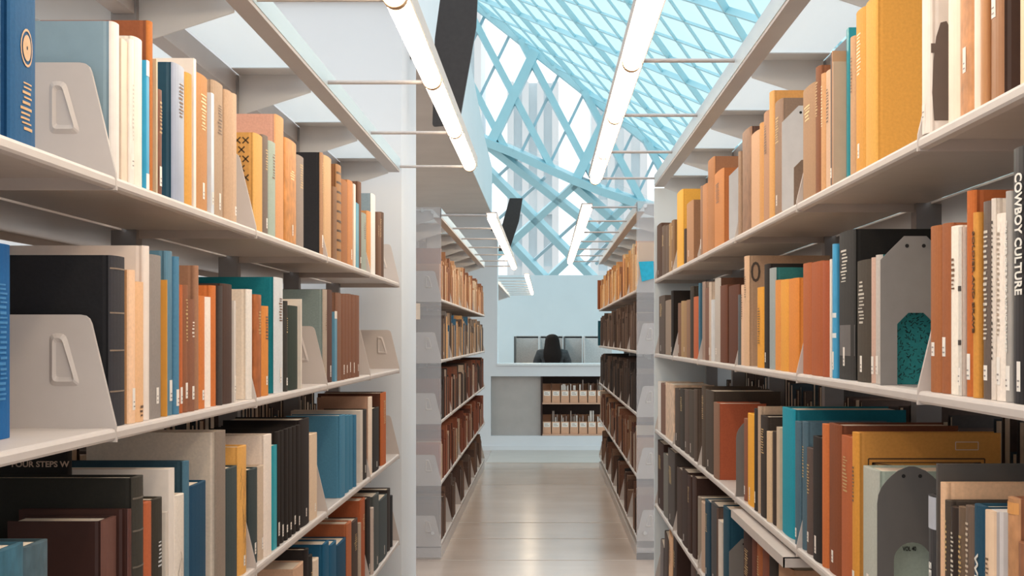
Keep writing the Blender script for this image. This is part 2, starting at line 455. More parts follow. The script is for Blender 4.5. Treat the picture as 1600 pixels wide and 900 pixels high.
def stack(side, y0, nsec, zs, stack_name, canopy_z, end_panel=True, back=True, shelves=True, label=''):
    s = -1 if side == 'L' else 1
    X = A if side == 'L' else B
    root = empty('shelving_frame', (s * (X + 0.2475), y0, 0), 0, label, 'shelving', None)
    cx = 0.0
    fx = -s * 0.2475                                # front plane in local x (towards the aisle)
    y1 = nsec * SEC
    for k in range(nsec + 1):
        yy = min(max(k * SEC, 0.021), y1 - 0.021)
        bm = bmesh.new(); box(bm, -0.024, 0.024, yy - 0.02, yy + 0.02, 0, Z(canopy_z) + 0.035); new_obj('upright', bm, POST, root)
    # spine beam and canopy
    bm = bmesh.new(); box(bm, -0.02, 0.02, 0, y1, Z(canopy_z) - 0.012, Z(canopy_z) + 0.04); new_obj('top_beam', bm, CANOPY, root)
    for d in (1, -1):
        f = fx * d; o = -1 if f > 0 else 1          # o: direction from rail to the centre
        bm = bmesh.new()
        xa = f + (0.0 if d == 1 else 0.0)
        prism(bm, [(xa, Z(canopy_z)), (xa, Z(canopy_z) + .053), (xa + o * .004, Z(canopy_z) + .053), (xa + o * .004, Z(canopy_z) + .004), (xa + o * .042, Z(canopy_z) + .004), (xa + o * .042, Z(canopy_z))], -0.01, y1 + .01, 'y')
        new_obj('canopy_rail', bm, CANOPY, root)
        if d == 1:
            bm = bmesh.new(); box(bm, min(xa, xa - o * .0015), max(xa, xa - o * .0015), -0.01, y1 + .01, Z(canopy_z) + .008, Z(canopy_z) + .052); new_obj('rail_face', bm, RAILW, root)
        bm = bmesh.new(); box(bm, min(f + o * .045, f + o * .225), max(f + o * .045, f + o * .225), 0, y1, Z(canopy_z) + .044, Z(canopy_z) + .047)
        new_obj('canopy_sheet', bm, SHEET, root)
        for k in range(nsec + 1):
            yy = min(max(k * SEC, 0.004), y1 - 0.004)
            bm = bmesh.new()
            prism(bm, [(f + o * .042, Z(canopy_z) - .006), (f + o * .042, Z(canopy_z) + .04), (f + o * .224, Z(canopy_z) + .04), (f + o * .224, Z(canopy_z) - .065)], yy - .002, yy + .002, 'y')
            x_a, x_b = f + o * .06, f + o * .224
            box(bm, min(x_a, x_b), max(x_a, x_b), max(yy - 0.09, 0), yy, Z(canopy_z) + .0385, Z(canopy_z) + .041)
            new_obj('canopy_bracket', bm, BRACK, root)
    # base and kick plate
    bm = bmesh.new(); box(bm, -0.2475, 0.2475, 0.004, y1 - .004, 0, 0.06); new_obj('base', bm, STEEL, root)
    if back:                                          # shelves of the far side of the same stack, behind the backs of the books
        bm = bmesh.new()
        for z in zs[:5]:
            a, b = (s * 0.004, s * 0.243)
            box(bm, min(a, b), max(a, b), 0.004, y1 - .004, Z(z) - .004, Z(z))
            a, b = (s * 0.240, s * 0.243)
            box(bm, min(a, b), max(a, b), 0.004, y1 - .004, Z(z) - .02, Z(z))
        new_obj('rear_shelves', bm, STEEL, root)
    if end_panel:
        bm = bmesh.new(); box(bm, -0.2475, 0.2475, -0.013, -0.001, 0.035 if side == 'R' else 0.01, Z(canopy_z) + .058)
        bmesh.ops.bevel(bm, geom=[e for e in bm.edges], offset=.003, segments=2, affect='EDGES')
        p = new_obj('end_panel', bm, FROST, root)
        for hx, hz in ((fx * .82, canopy_z + .032), (fx * .6, canopy_z + .04), (fx * .82, -1.03)):
            bm = bmesh.new(); tube(bm, (hx, -.017, Z(hz)), (hx, -.012, Z(hz)), .010, 14); new_obj('bolt', bm, CHROME, p)
        if side == 'R':
            bm = bmesh.new(); box(bm, -0.2475, 0.2475, -0.013, -0.001, 0, 0.033); new_obj('kick_plate', bm, POST, root)
    if shelves:
        for li, z in enumerate(zs):
            for k in range(nsec):
                shelf(side, y0 + k * SEC, z, '%s steel shelf in the %s bay of the %s' % ({'top': 'topmost', 'bottom': 'lowest'}.get(LEVEL[li], LEVEL[li]), BAY[k], stack_name), None,
                      (('far',) if k == 0 else ('near',)) if (stack_name == 'near left stack' and li == 2 and k < 2) else ())
    return root

Y0N = 1.89 - SEC
CZL, CZR = 0.627, 0.664
stack('L', Y0N, 5, LZ, 'near left stack', CZL, end_panel=False, label='near left double-sided steel stack with slim canopy over the aisle')
stack('R', Y0N, 6, RZ, 'near right stack', CZR, end_panel=False, label='near right double-sided steel stack with slim canopy over the aisle')
Y0F = 7.76
stack('L', Y0F, 6, LZ, 'far left stack', CZL + .005, label='far left stack behind a frosted end panel, beyond the white pier')
stack('R', Y0F, 6, RZ, 'far right stack', CZR, label='far right stack behind a frosted end panel with a cyan note')
stack('L', 16.3, 7, LZ, 'last left stack', CZL, shelves=False, label='distant white stack seen through the opening in the back wall')

# ------------------------------------------------------------------ books
def colname(h):
    pal = {'black': '2a2625', 'charcoal': '4a4644', 'dark brown': '4d382f', 'brown': '805843', 'rust': 'a85c38', 'tan': 'c29066', 'beige': 'd3b496', 'cream': 'e6d6c3',
           'white': 'f0e8de', 'grey': '9a938d', 'taupe': '8a7566', 'slate-blue': '567789', 'blue': '4a8fc0', 'navy': '1d4058', 'teal': '2a8f9f', 'ochre': 'd99f48', 'orange': 'cf7d40',
           'sage': 'a9b3a6', 'pale blue': 'b8c4d2', 'pink': 'd9a591', 'dark green': '33403a', 'bright blue': '3aa5d0', 'royal blue': '1f62a8'}
    r = lin(h); best = None
    g = lambda c: [x ** (1 / 2.2) for x in c]
    for n, v in pal.items():
        d = sum((a - b) ** 2 for a, b in zip(g(r), g(lin(v))))
        if best is None or d < best[0]: best = (d, n)
    return best[1]

BOOKS = []
def build_book(side, yc, t, h, z, cover, spine=None, w_=None, inset=0.004, style=None, rnd=None, lean=0, bright=1.0, xfront=None):
    """root at the middle of the spine foot; spine looks along local +x"""
    rnd = rnd or random
    X = (-(A + inset) if side == 'L' else (B + inset)) if xfront is None else xfront
    rz = 0 if side == 'L' else math.pi
    root = empty('book', (X, yc, Z(z) + 0.0004), rz)
    if lean: root.rotation_euler = (lean, 0, rz)
    M = Matrix.Translation((X, yc, Z(z) + 0.0004)) @ Matrix.Rotation(rz, 4, 'Z')
    st = style or {}
    if w_ is None: w_ = min(max(h * rnd.uniform(.64, .74), .10), .232 - inset)
    w_ = min(w_, .234 - inset)
    c = min(0.0024, t * .22)
    kind = st.get('kind') or ('paper' if t < .010 else 'cloth')
    bulge = 0.0012 if kind == 'paper' else min(.0065, t * .22)
    hy = t / 2
    e = -0.010 if kind != 'paper' else -0.004
    def arc(dx, yy, n=8):
        return [(-bulge + bulge * math.cos(a) + dx, yy * math.sin(a)) for a in [(-.5 + i / n) * math.pi for i in range(n + 1)]]
    cc = tuple(min(1, x * bright) for x in lin(cover)); sc = tuple(min(1, x * bright) for x in lin(spine or cover))
    mt = {'cloth': CLOTH, 'leather': LEATH, 'gloss': GLOSS, 'paper': GLOSS}[st.get('mat', kind if kind != 'paper' else 'paper')]
    xb = -bulge
    bm = bmesh.new()
    # boards (front and back) with a hinge groove
    for sg in (1, -1):
        pl = [(-w_, sg * hy), (e - .004, sg * hy), (e, sg * (hy - (c * .45 if kind != 'paper' else 0))), (e + .0035, sg * hy * .995), (min(xb, e + .006) if kind != 'paper' else xb, sg * hy * .99), (xb, sg * (hy - c)), (-w_, sg * (hy - c))]
        pl = [p for i, p in enumerate(pl) if i == 0 or (abs(p[0] - pl[i - 1][0]) + abs(p[1] - pl[i - 1][1])) > 1e-5]
        prism(bm, pl, 0, h)
    if spine: box(bm, xb - .0045, xb - .0022, -hy + c * .5, hy - c * .5, 0.0002, h - .0002)
    if not spine:
        prism(bm, arc(0, hy) + [(xb - .002, hy - c), (xb - .002, -hy + c)], 0, h)
    cv = new_obj('cover', bm, mt, root, color=cc)
    if spine:
        bm = bmesh.new(); prism(bm, arc(0, hy) + [(xb - .002, hy - c), (xb - .002, -hy + c)], 0, h)
        so = new_obj('spine', bm, mt, root, color=sc)
        so['label'] = '%s spine' % colname(spine)
    bm = bmesh.new()
    m_ = .0025 if kind != 'paper' else .0006
    box(bm, -w_ + m_, xb - (.0046 if spine else .0025), -hy + c + .0001, hy - c - .0001, m_, h - m_ - (.001 if kind != 'paper' else 0))
    new_obj('page_block', bm, PAGES, root)
    # spine furniture
    def strip(bm_, z0, z1, y0=-1, y1=1, off=.0004):
        n = 6
        ys = [y0 + (y1 - y0) * i / n for i in range(n + 1)]
        pts = [(-bulge + bulge * math.sqrt(max(0, 1 - (y * .98) ** 2)) + off, y * hy * .98) for y in ys]
        va = [bm_.verts.new((p[0], p[1], z0)) for p in pts]; vb = [bm_.verts.new((p[0], p[1], z1)) for p in pts]
        for i in range(n): bm_.faces.new((va[i], va[i + 1], vb[i + 1], vb[i]))
    lab = st.get('label', rnd.random() < .38 and t > .009)
    if lab:
        bm = bmesh.new(); z0 = st.get('labz', rnd.uniform(.012, .022)); lw = min(.8, .0075 / hy * rnd.uniform(.8, 1.1)); strip(bm, z0, z0 + rnd.uniform(.016, .032), -lw, lw)
        new_obj('call_number_label', bm, PAPER, root)
        bm = bmesh.new()
        for q in range(2): strip(bm, z0 + .004 + q * .006, z0 + .0058 + q * .006, -lw * .6, lw * rnd.uniform(.2, .7), .0007)
        new_obj('call_number_print', bm, INK, root, color=(.36, .32, .30))
    bands = st.get('bands')
    if bands:
        bm = bmesh.new()
        for f in bands[1]: strip(bm, h * f, h * f + bands[2], off=bands[3] if len(bands) > 3 else .0006)
        new_obj('spine_band', bm, INK, root, color=lin(bands[0]))
    mk = st.get('marks', None)
    if mk is None and t > .014 and kind != 'paper' and rnd.random() < .32 and not bands:
        lum = sum(sc) / 3
        mk = ('c9aa74' if lum < .3 else '7a5a42', rnd.uniform(.55, .66), rnd.uniform(.78, .9))
    if mk:
        bm = bmesh.new(); zc = h * mk[1]
        while zc < h * mk[2]:
            l = rnd.uniform(.0022, .0045)
            strip(bm, zc, zc + l * .75, -.2 - rnd.random() * .25, .2 + rnd.random() * .25, .0006); zc += l + .0022
        new_obj('title_print', bm, INK, root, color=lin(mk[0]))
    root['t_'] = t
    rec = dict(root=root, M=M, h=h, t=t, w=w_, cover=cover, spine=spine, side=side, y=yc, bulge=bulge)
    for tx in st.get('text', []):
        s_, size, ztop, col, wid = tx[:5]
        Mt = M @ Matrix(((0, 0, 1, .0009), (0, 1, 0, (tx[5] if len(tx) > 5 else 0)), (-1, 0, 0, ztop * h), (0, 0, 0, 1)))
        text_obj('title_lettering', s_, size, Mt, root, M, lin(col), wid)
    BOOKS.append(rec)
    return rec

def px2(side, x, y, inset):
    ax = A if side == 'L' else B
    yy = (ax + inset) * FPX / abs(x - VPX)
    return yy, (VPY - y) * yy / FPX

JOINTS = [Y0N + SEC * k for k in range(7)]
def row(side, li, items, bright=1.0, jz=None, lastj=None):
    """items from the nearest to the farthest: (x0, x1, ytop, cover, spine, opts); x are the spine's two edges"""
    z = (LZ if side == 'L' else RZ)[li]
    rnd = random.Random(side + str(li))
    prev = -9; out = []
    for it in items:
        x0, x1, yt, cov = it[:4]
        spn = it[4] if len(it) > 4 else None
        op = dict(it[5]) if len(it) > 5 else {}
        ins = op.pop('inset', 0.004 + rnd.random() * .006)
        near, far = (x0, x1) if side == 'L' else (x1, x0)
        ya, _ = px2(side, near, yt, ins); yb, _ = px2(side, far, yt, ins)
        ym = (ya + yb) / 2
        h = op.pop('h', None)
        if h is None:
            h = (VPY - yt) * ya / FPX - z
        if not op.pop('loose', False): ya = max(ya, prev + .0004)
        for j in JOINTS:
            if ya < j + .0045 and yb > j - .0045:
                if (j - ya) > (yb - j): yb = j - .0045
                else: ya = j + .0045
        if yb - ya < .004: yb = ya + .004
        w_ = op.pop('w', None); lean = op.pop('lean', 0); br = op.pop('bright', bright)
        rec = build_book(side, (ya + yb) / 2, yb - ya - .0003, max(.11, min(h, .312)), z, cov, spn, w_, ins, op, rnd, lean, br)
        rec['li'] = li; rec['bay'] = sum(1 for j in JOINTS[1:] if rec['y'] > j)
        out.append(rec); prev = yb
    return out

K = lambda **k: k
ROWS = {}
ROWS['L', 0] = row('L', 0, [
    (-45, 9, 0, '1c4f7c', '235680', K(h=.30, label=False, marks=('c9a070', .05, .22), inset=.014)), (20, 62, 0, '1c4f7d', '295a84', K(h=.30, label=False, marks=('caa26f', .06, .24), bands=None, inset=.014)),
    (178, 190, 33, '8ea6b2', 'e3dcd6', K(mat='gloss', w=.215)), (190, 200, 60, 'e8d3bd', None, K(kind='paper')), (200, 211, 57, 'efe5dc', None, K(mat='gloss', marks=('cfc4ba', .3, .7))),
    (211, 226, 56, 'f3e6d8', None, K(mat='gloss')), (226, 234, 92, '3aa5d0', None, K(kind='paper', bands=('f3f3f0', (.0, .88), .022))), (234, 241, 32, '9a5a3a', 'bd7237', K(marks=False)),
    (241, 247, 90, 'c9b89a', None, K(kind='paper')), (247, 256, 138, '7a4a35', None, K(mat='leather')), (274, 292, 97, '2d5468', '9fa9bd', K(mat='gloss')),
    (292, 303, 112, 'd9a04f', None, {}), (303, 307, 91, 'efe6dd', None, K(kind='paper', w=.2)), (308, 328, 111, '9c6136', 'c48e5c', K(marks=('ecd6a6', .6, .85))),
    (328, 335, 143, 'd5dde6', None, K(kind='paper')), (335, 352, 124, 'b39a82', None, K(marks=('6b4f3a', .62, .84))), (352, 365, 137, 'c2a285', None, {}), (365, 372, 145, 'cdb095', None, {}),
    (400, 413, 207, 'd9a35c', 'e0ae66', K(marks=False, pat=1)), (413, 421, 210, '7d6f66', None, {}), (421, 433, 218, 'a9b8ac', None, K(label=False)), (433, 446, 178, 'd9a591', 'dba273', K(w=.225)),
    (447, 466, 213, 'c98a4b', None, K(mat='leather', marks=('f0d6a0', .62, .7))), (466, 477, 241, '9a8d84', None, {}),
    (503, 509, 238, '2b2a2c', 'b08868', K(w=.2)), (509, 520, 242, 'd2ad84', None, {}), (520, 528, 289, '8a6a52', None, {}),
    (528, 535, 256, '8a6040', 'a57c55', K(bands=('4a3426', (.1, .2, .3, .4, .5, .6, .7, .8, .9), .006))), (535, 545, 279, 'a06c45', None, {}), (545, 553, 280, 'c4885a', None, {}), (553, 556, 287, 'f0e2d2', None, K(kind='paper')),
    (556, 561, 316, '3f93ad', None, K(kind='paper')), (561, 566, 283, '6b4c3c', None, {}), (566, 574, 331, '9aa39a', None, {}), (574, 581, 328, 'cf9560', None, {}),
    (582, 588, 302, '8fa4b0', 'e6e2dd', {}), (589, 593, 330, '6b4f3f', None, {}), (593, 597, 331, '7a5a47', None, {}), (597, 601, 331, '5b4436', None, {})])
ROWS['L', 1] = row('L', 1, [
    (-14, 22, 378, '155a94', None, K(inset=.067, label=False, marks=('3f86bd', .2, .8))),
    (177, 200, 399, '222225', '38373b', K(w=.20, label=False, bands=('8a7a6a', (.2, .44, .66, .92), .002))), (200, 214, 421, 'e0a878', 'ecc3a0', K(label=True)), (214, 228, 440, 'dba05f', 'e2b58a', K(marks=('6a5040', .04, .12), label=False)), (228, 236, 384, 'e6dad0', None, K(mat='gloss', w=.225)),
    (236, 256, 397, '8e8681', None, K(label=True)), (257, 262, 437, 'd29542', None, K(kind='paper')), (263, 272, 392, '5d8499', None, K(label=True, mat='gloss')), (272, 282, 400, '4f7f9c', None, K(label=True)),
    (282, 287, 445, 'b8653a', None, {}), (287, 296, 445, '8e5c42', None, {}), (296, 307, 467, '8a5d48', None, K(label=True, marks=('efe3d6', .66, .8))), (307, 312, 415, 'a0765c', None, K(label=False)),
    (312, 323, 462, 'cf7a3f', None, K(label=True)), (323, 332, 464, 'f0e4d8', None, K(label=False)), (332, 340, 446, 'c9733c', None, {}), (340, 349, 446, '4a4441', None, {}), (349, 366, 443, '4d3a33', None, K(label=False)), (366, 369, 470, 'd9d0c8', None, K(kind='paper')),
    (389, 400, 452, 'e9d9c6', 'e6dfd6', K(label=False, marks=False)), (401, 411, 460, 'a9653c', None, K(mat='leather')), (412, 422, 478, 'd48a45', None, K(label=True)), (432, 445, 433, '1c7f8d', 'cfd3d6', K(w=.22, label=True)),
    (445, 451, 470, '3c3a36', None, K(label=True)), (451, 468, 477, '2f3a33', None, K(label=False, marks=False)), (468, 472, 467, 'e8ddd0', None, K(kind='paper')),
    (506, 512.5, 452, '7f8e8c', 'a89a8c', K(w=.17)), (512, 521, 452, '5a4038', None, K(label=True)), (522, 527, 487, '5f93ad', None, K(kind='paper', bands=('efe6da', (.9,), .02))),
    (527, 535, 457, '7d5a48', None, K(label=False)), (535, 540, 459, '7a5340', None, K(label=True)), (540, 545, 459, '7a5340', None, K(label=True)), (545, 550, 459, '7a5340', None, K(label=True)), (550, 556, 460, '7a5340', None, K(label=True)), (556, 563, 461, '7a5340', None, K(label=True))], 1.1)
ROWS['L', 2] = row('L', 2, [
    (-10, 44, 868, '2b4f5f', '3a6577', K(mat='leather', label=False)), (44, 81, 857, '33474f', '4a5f68', K(mat='leather', label=False, marks=False)),
    (165, 187, 815, '3b2622', '6b4a42', K(label=False, mat='gloss', marks=False, inset=.022)), (187, 207, 803, '3f2722', '5d3d38', K(label=False, mat='gloss', marks=False)), (208, 228, 749, '272622', '3b3832', K(label=False, w=.215, bands=('6d655a', (.12, .3, .5, .7, .88), .0025))),
    (229, 240, 787, 'b5623f', None, K(label=False, w=.11)), (240, 257, 783, '3a362f', None, K(label=False, w=.11, marks=('d5d8da', .52, .7))), (257, 263, 802, 'cfc4b8', None, K(kind='paper')), (264, 273, 734, 'e6ddd4', None, K(kind='paper', w=.2)),
    (273, 291, 778, 'dcd2c6', None, K(label=False, marks=False, squig=1)), (291, 298, 722, '2b4552', '4b7084', K(w=.19)), (298, 326, 762, '1d4560', None, K(label=False, marks=False)), (341, 356, 676, 'd6c8b8', '8a7d72', K(w=.225, label=False, marks=False)),
    (357, 374, 734, '3f4a4c', None, K(label=False)), (374, 388, 700, 'dfa85c', None, K(label=True, marks=False, squig=1)), (389, 405, 737, '3c4648', None, K(label=True)), (406, 414, 730, 'c9b5a0', None, {}), (414, 427, 682, 'e2d3c6', 'e9ddd2', K(label=False, w=.2)), (427, 433, 697, '2aa0b0', None, K(kind='paper'))]
    + [(433 + i * 6.3, 439 + i * 6.3, 676 - i * 2.1, '26211f', None, K(label=True, marks=False)) for i in range(6)] + [(471, 486, 657, '2a2423', None, K(label=True, marks=False)), (487, 498, 680, 'd9c2a8', None, K(label=True)),
    (534, 541, 650, '4a7f9c', None, K(label=False, marks=False)), (541, 547, 650, '3f7896', None, K(label=False, marks=False)), (547, 553, 650, '3f7896', None, K(label=False, marks=False)), (553, 558, 650, '3a7190', None, K(label=False, marks=False)),
    (563, 567, 642, 'd9cfc4', None, K(kind='paper', w=.21)), (567, 578, 642, '35302d', None, K(label=True)), (578, 583, 621, 'b5907a', 'e6d3c0', K(label=True)), (583, 594, 640, '2f2b29', None, K(label=True)), (597, 605, 615, '5a3527', 'b5602f', K(w=.22))], 1.12)
ROWS['L', 3] = row('L', 3, [
    (462, 477, 890, 'c9a58a', None, {}), (478, 484, 861, '2b2625', None, {}), (484, 490, 871, '2b2a2a', None, {}), (490, 500, 880, 'd9c8b5', None, {}), (504, 516, 855, '20597a', None, K(label=False)), (516, 528, 855, '20597a', None, K(label=False)), (528, 543, 854, '1d4a66', None, K(label=False)),
    (544, 551, 820, 'a5603f', 'b06a48', {}), (551, 561, 818, '4a3c36', None, {}), (561, 565, 820, 'b0a090', None, {}), (565, 572, 783, 'a85a38', None, {}), (572, 580, 783, '2a221f', None, {}), (580, 585, 797, 'c0b0a5', None, {}),
    (585, 594, 777, '4d5251', None, {}), (594, 607, 784, '454d4f', None, K(label=True)), (607, 611, 766, '3a3230', None, {}), (612, 614.5, 776, '2a2a2c', None, {})], 1.15)

ROWS['R', 0] = row('R', 0, [
    (1588, 1612, 0, 'd99a4a', 'e8c9a0', K(h=.25, mat='gloss')), (1544, 1560, 0, '4d3d38', 'a87a58', K(h=.26, mat='gloss', label=True, labz=.09)), (1529, 1544, 0, 'c08a5c', None, K(h=.25, mat='gloss')), (1519, 1529, 0, 'f2dfcc', None, K(h=.26, mat='gloss')),
    (1495, 1519, 0, 'c98d5c', None, K(h=.25, mat='leather', label=True, labz=.05)), (1477, 1495, 0, 'f3dfc9', None, K(h=.26, mat='gloss')), (1435, 1449, 0, 'eadfd6', 'efe2d8', K(h=.265, mat='gloss', sil=1, inset=.001)),
    (1349, 1365, -6, 'dfa14b', 'e5ad58', K(w=.2, label=False)), (1334, 1349, 9, 'dda04d', None, K(label=True, marks=('f7e2b8', .6, .86))), (1326, 1333.5, 55, 'c9a07a', None, {}), (1322, 1326, 43, '2f9aa8', None, K(kind='paper', inset=.03)), (1317, 1324, 75, 'cbb098', None, {}),
    (1305, 1317, 63, 'c59a78', None, {}), (1297, 1305, 76, '6f6360', None, K(label=True)), (1288, 1297, 107, 'd9b79a', None, {}), (1281, 1288, 112, 'd3a273', None, K(marks=('f5e3bd', .55, .9))), (1272, 1281, 100, '8a5a40', None, {}), (1251, 1271, 127, 'b08c6c', None, K(label=False, marks=('e8cf96', .7, .82))),
    (1208, 1219.5, 153, '937b69', '9a7f6c', K(label=True)), (1200, 1208, 139, 'd0995a', 'd9a466', {}), (1191, 1200, 171, 'b98f72', None, {}), (1185, 1191, 190, '3b93a8', 'd09a60', {}), (1171, 1184, 202, 'd3aa88', None, {}),
    (1157, 1171, 197, '5a3f33', '8f6a50', K(mat='leather')), (1152, 1156, 235, 'a58a74', None, {}),
    (1114, 1128, 262, 'b06a3c', 'c98854', {}), (1104, 1114, 244, '97694c', 'b07a50', {}), (1096, 1104, 285, 'c08a62', None, {}), (1093, 1096, 290, '9a7a66', None, {}), (1071, 1081, 312, '8f684c', 'b58a68', {}), (1068, 1070.5, 357, '4a3a30', None, {}), (1056, 1065, 295, 'e3a848', 'eab04c', K(label=False)),
    (1048, 1052, 343, '8a6a4c', None, {}), (1044, 1048, 348, 'a5835c', None, {}), (1039, 1043, 351, '6e5c50', None, {}), (1033, 1038, 351, '6e5c50', None, {}), (1025, 1032, 348, '5a4236', None, {})])
ROWS['R', 1] = row('R', 1, [
    (1577, 1607, 224, '26262a', None, K(kind='cloth', mat='gloss', label=True, marks=False, text=[('COWBOY CULTURE', .030, .90, 'f3efe6', .125)])), (1569, 1577, 298, 'a8a29c', None, K(mat='gloss', label=True, marks=False, text=[('THUNDER OVER THE AMERICAN WEST', .0075, .86, 'f0ece4', .14)])),
    (1553, 1568.5, 332, 'ecdfd2', None, K(label=True, marks=('a89684', .35, .9))), (1547, 1553, 310, 'd8ccc0', None, K(marks=('4a423c', .2, .9))), (1532, 1547, 313, '665a53', None, K(label=True, mat='gloss', marks=('d8cfc2', .3, .85))), (1518, 1531, 330, 'cf9144', None, K(label=False, marks=False, text=[('SOLDIER AND BRAVE', .0105, .9, '5e3d1e', .115)])), (1507, 1518, 297, 'a05a33', 'bb6732', K(label=True, w=.18)),
    (1496, 1507, 353, 'cfc8be', None, K(label=True, bands=('4a4440', (.62, .3), .006))), (1482, 1495.5, 352, 'f0e6d8', None, K(label=False)), (1468, 1481.5, 348, '9c5f3e', None, K(label=True, labz=.045)), (1450, 1467.5, 351, 'a2653f', None, K(label=True, labz=.045)),
    (1366, 1373, 398, '2c7d80', 'bdb5ae', K(teal=1)), (1359, 1366, 402, 'c9a898', None, {}), (1335, 1359, 404, '4a433b', None, K(label=True, marks=('cfc8bc', .48, .82))), (1307, 1331, 358, '1f1e1d', '3a3938', K(w=.228, label=True, marks=('d9d3c8', .66, .88), bands=('6b6766', (.16,), .05, .0002))), (1299, 1306.5, 380, '4aa0cc', None, K(mat='gloss', label=True, bands=('e8ecec', (.3, .45), .008))), (1296, 1299, 405, 'e9e0d6', None, K(kind='paper')),
    (1283, 1296, 406, 'a5583a', None, K(label=False, marks=False)), (1264, 1283, 407, 'a85c38', None, K(label=False, marks=False)), (1246, 1264, 410, 'b06540', None, K(label=False, marks=False)),
    (1229, 1244, 434, 'd98a42', None, K(label=False, marks=False)), (1217, 1229, 436, 'e2a048', None, K(label=False, marks=False)), (1209, 1217, 437, 'd9924f', None, K(label=False, marks=False)), (1200, 1208.5, 418, '2f6f70', '9aa3a3', K(w=.2)), (1192, 1200, 412, '2b2624', None, K(label=True)), (1181, 1191, 448, 'e0a040', None, K(label=False, marks=('7a5a2a', .3, .75))), (1161, 1167, 399.5, 'ab8f76', 'd3b08f', K(w=.2, zero=1, label=False)),
    (1156.5, 1161, 445, 'd9b79a', None, {}), (1152.5, 1156.5, 460, '5f6468', None, {}), (1136, 1152, 444, '5d382a', None, K(label=False)), (1123, 1136, 444, '6a4232', None, K(label=False)), (1115, 1123, 434, '5a3d2e', 'b8b0a8', K(label=True)), (1111, 1115, 468, 'd5d8da', None, K(kind='paper')), (1107, 1111, 440, 'c2b2a2', None, {}), (1100, 1107, 449, '7d5a4c', None, {}), (1096, 1100, 440, '9a8478', None, {}), (1091, 1096, 441, '4a7186', None, {}),
    (1082, 1089, 463, 'b8623c', None, {}), (1077, 1082, 447, '3a332b', None, {}), (1071, 1077, 468, '8a6a54', None, {}), (1067, 1071, 470, 'a0805e', None, {}), (1063, 1067, 470, 'a88a62', None, {}), (1058, 1063, 473, '7a5a48', None, {}), (1047.5, 1050.5, 454, '241e1a', None, {}), (1038, 1047, 468, '948272', None, K(label=False)), (1028, 1037, 461, '5c5048', None, {})], 1.1)
ROWS['R', 2] = row('R', 2, [
    (1586, 1606, 775, '8f6045', None, K(mat='leather', label=False, h=.19)), (1570, 1585.5, 781, '8a5a40', 'b0805a', K(mat='leather', label=False, bands=('d99a5a', (.93,), .012))), (1535, 1548, 801, 'dcd9d8', 'dcbfa2', K(mat='gloss', label=False, marks=('7a6450', .55, .75))), (1518, 1534.5, 793, '23465a', None, K(label=False, marks=False, text=[('WESTWARD', .017, .74, 'e8e4da', .13)])), (1505, 1518, 794, '6b5a4e', None, K(mat='gloss', marks=('cbb9a4', .2, .9))), (1494, 1505, 795, '6a5848', None, K(mat='gloss')), (1482, 1494, 795.5, '352c28', None, K(mat='gloss', marks=('d8cfc0', .2, .85))),
    (1474, 1481.5, 784, '4a4038', None, {}), (1467, 1474, 755.5, 'd9b290', None, K(w=.22)), (1462, 1466.5, 726, '4f4b48', None, K(w=.225)), (1447, 1461.5, 777, '3a3a3c', None, K(mat='gloss', label=False, marks=False, inset=.008, text=[('SEDUCTION', .014, .58, 'e8e6e0', .11)], bands=('b9bcc6', (.79, .83, .87, .91, .95), .0085))),
    (1344, 1368, 737, 'a6b2a6', 'b0b3aa', K(label=True)), (1329, 1343.5, 679, 'b5803f', 'd0913f', K(w=.225, label=True, orn=1, inset=.001)), (1311, 1328.5, 685, 'b0623c', None, K(label=False)), (1292, 1310.5, 666, '6d3f2b', '80492f', K(label=True, w=.2)), (1282, 1291.5, 664.5, 'c4703f', None, {}),
    (1267, 1282, 686, '2b2625', None, K(label=True)), (1258, 1266.5, 702, '5d4f4a', None, K(label=True)), (1247, 1257.5, 660, '4f6876', None, K(label=False)), (1240, 1247, 660, '4f6876', None, K(label=True)), (1219, 1238, 641, '1f7585', '1f8fa5', K(w=.225, label=False, marks=False)),
    (1213, 1218.5, 669, 'c9b59c', None, K(kind='paper')), (1205, 1213, 677, '3a302b', None, {}), (1196, 1204.5, 677, 'd3b896', None, K(label=False)), (1186, 1196, 652, '3a332f', None, K(label=False)), (1183, 1186, 636, 'b09a86', None, K(w=.2)), (1176.5, 1183, 640, '2f2926', None, {}), (1166, 1176.5, 649, 'e8a83c', None, K(label=True, marks=False)), (1161, 1165.5, 655, '8a5a48', None, {}),
    (1113, 1121, 631, 'a5563a', '8a6a58', K(inset=.004, label=False)), (1100, 1112.5, 612, '4a4038', None, K(w=.2)), (1090, 1100, 605, '55493f', None, {}), (1083, 1087, 609, '574a42', None, {}), (1075, 1083, 611, '4d443c', None, K(label=True)), (1068, 1075, 610, '5a4c44', None, K(label=True)), (1061, 1068, 609, '3b342e', None, {}), (1053, 1061, 609, '4c4038', None, {}), (1038, 1051, 602, 'd0b39a', None, K(mat='leather')), (1031, 1038, 601, '7a5a4c', None, {}), (1026, 1031, 597, 'd8cfc6', None, {})], 1.15)
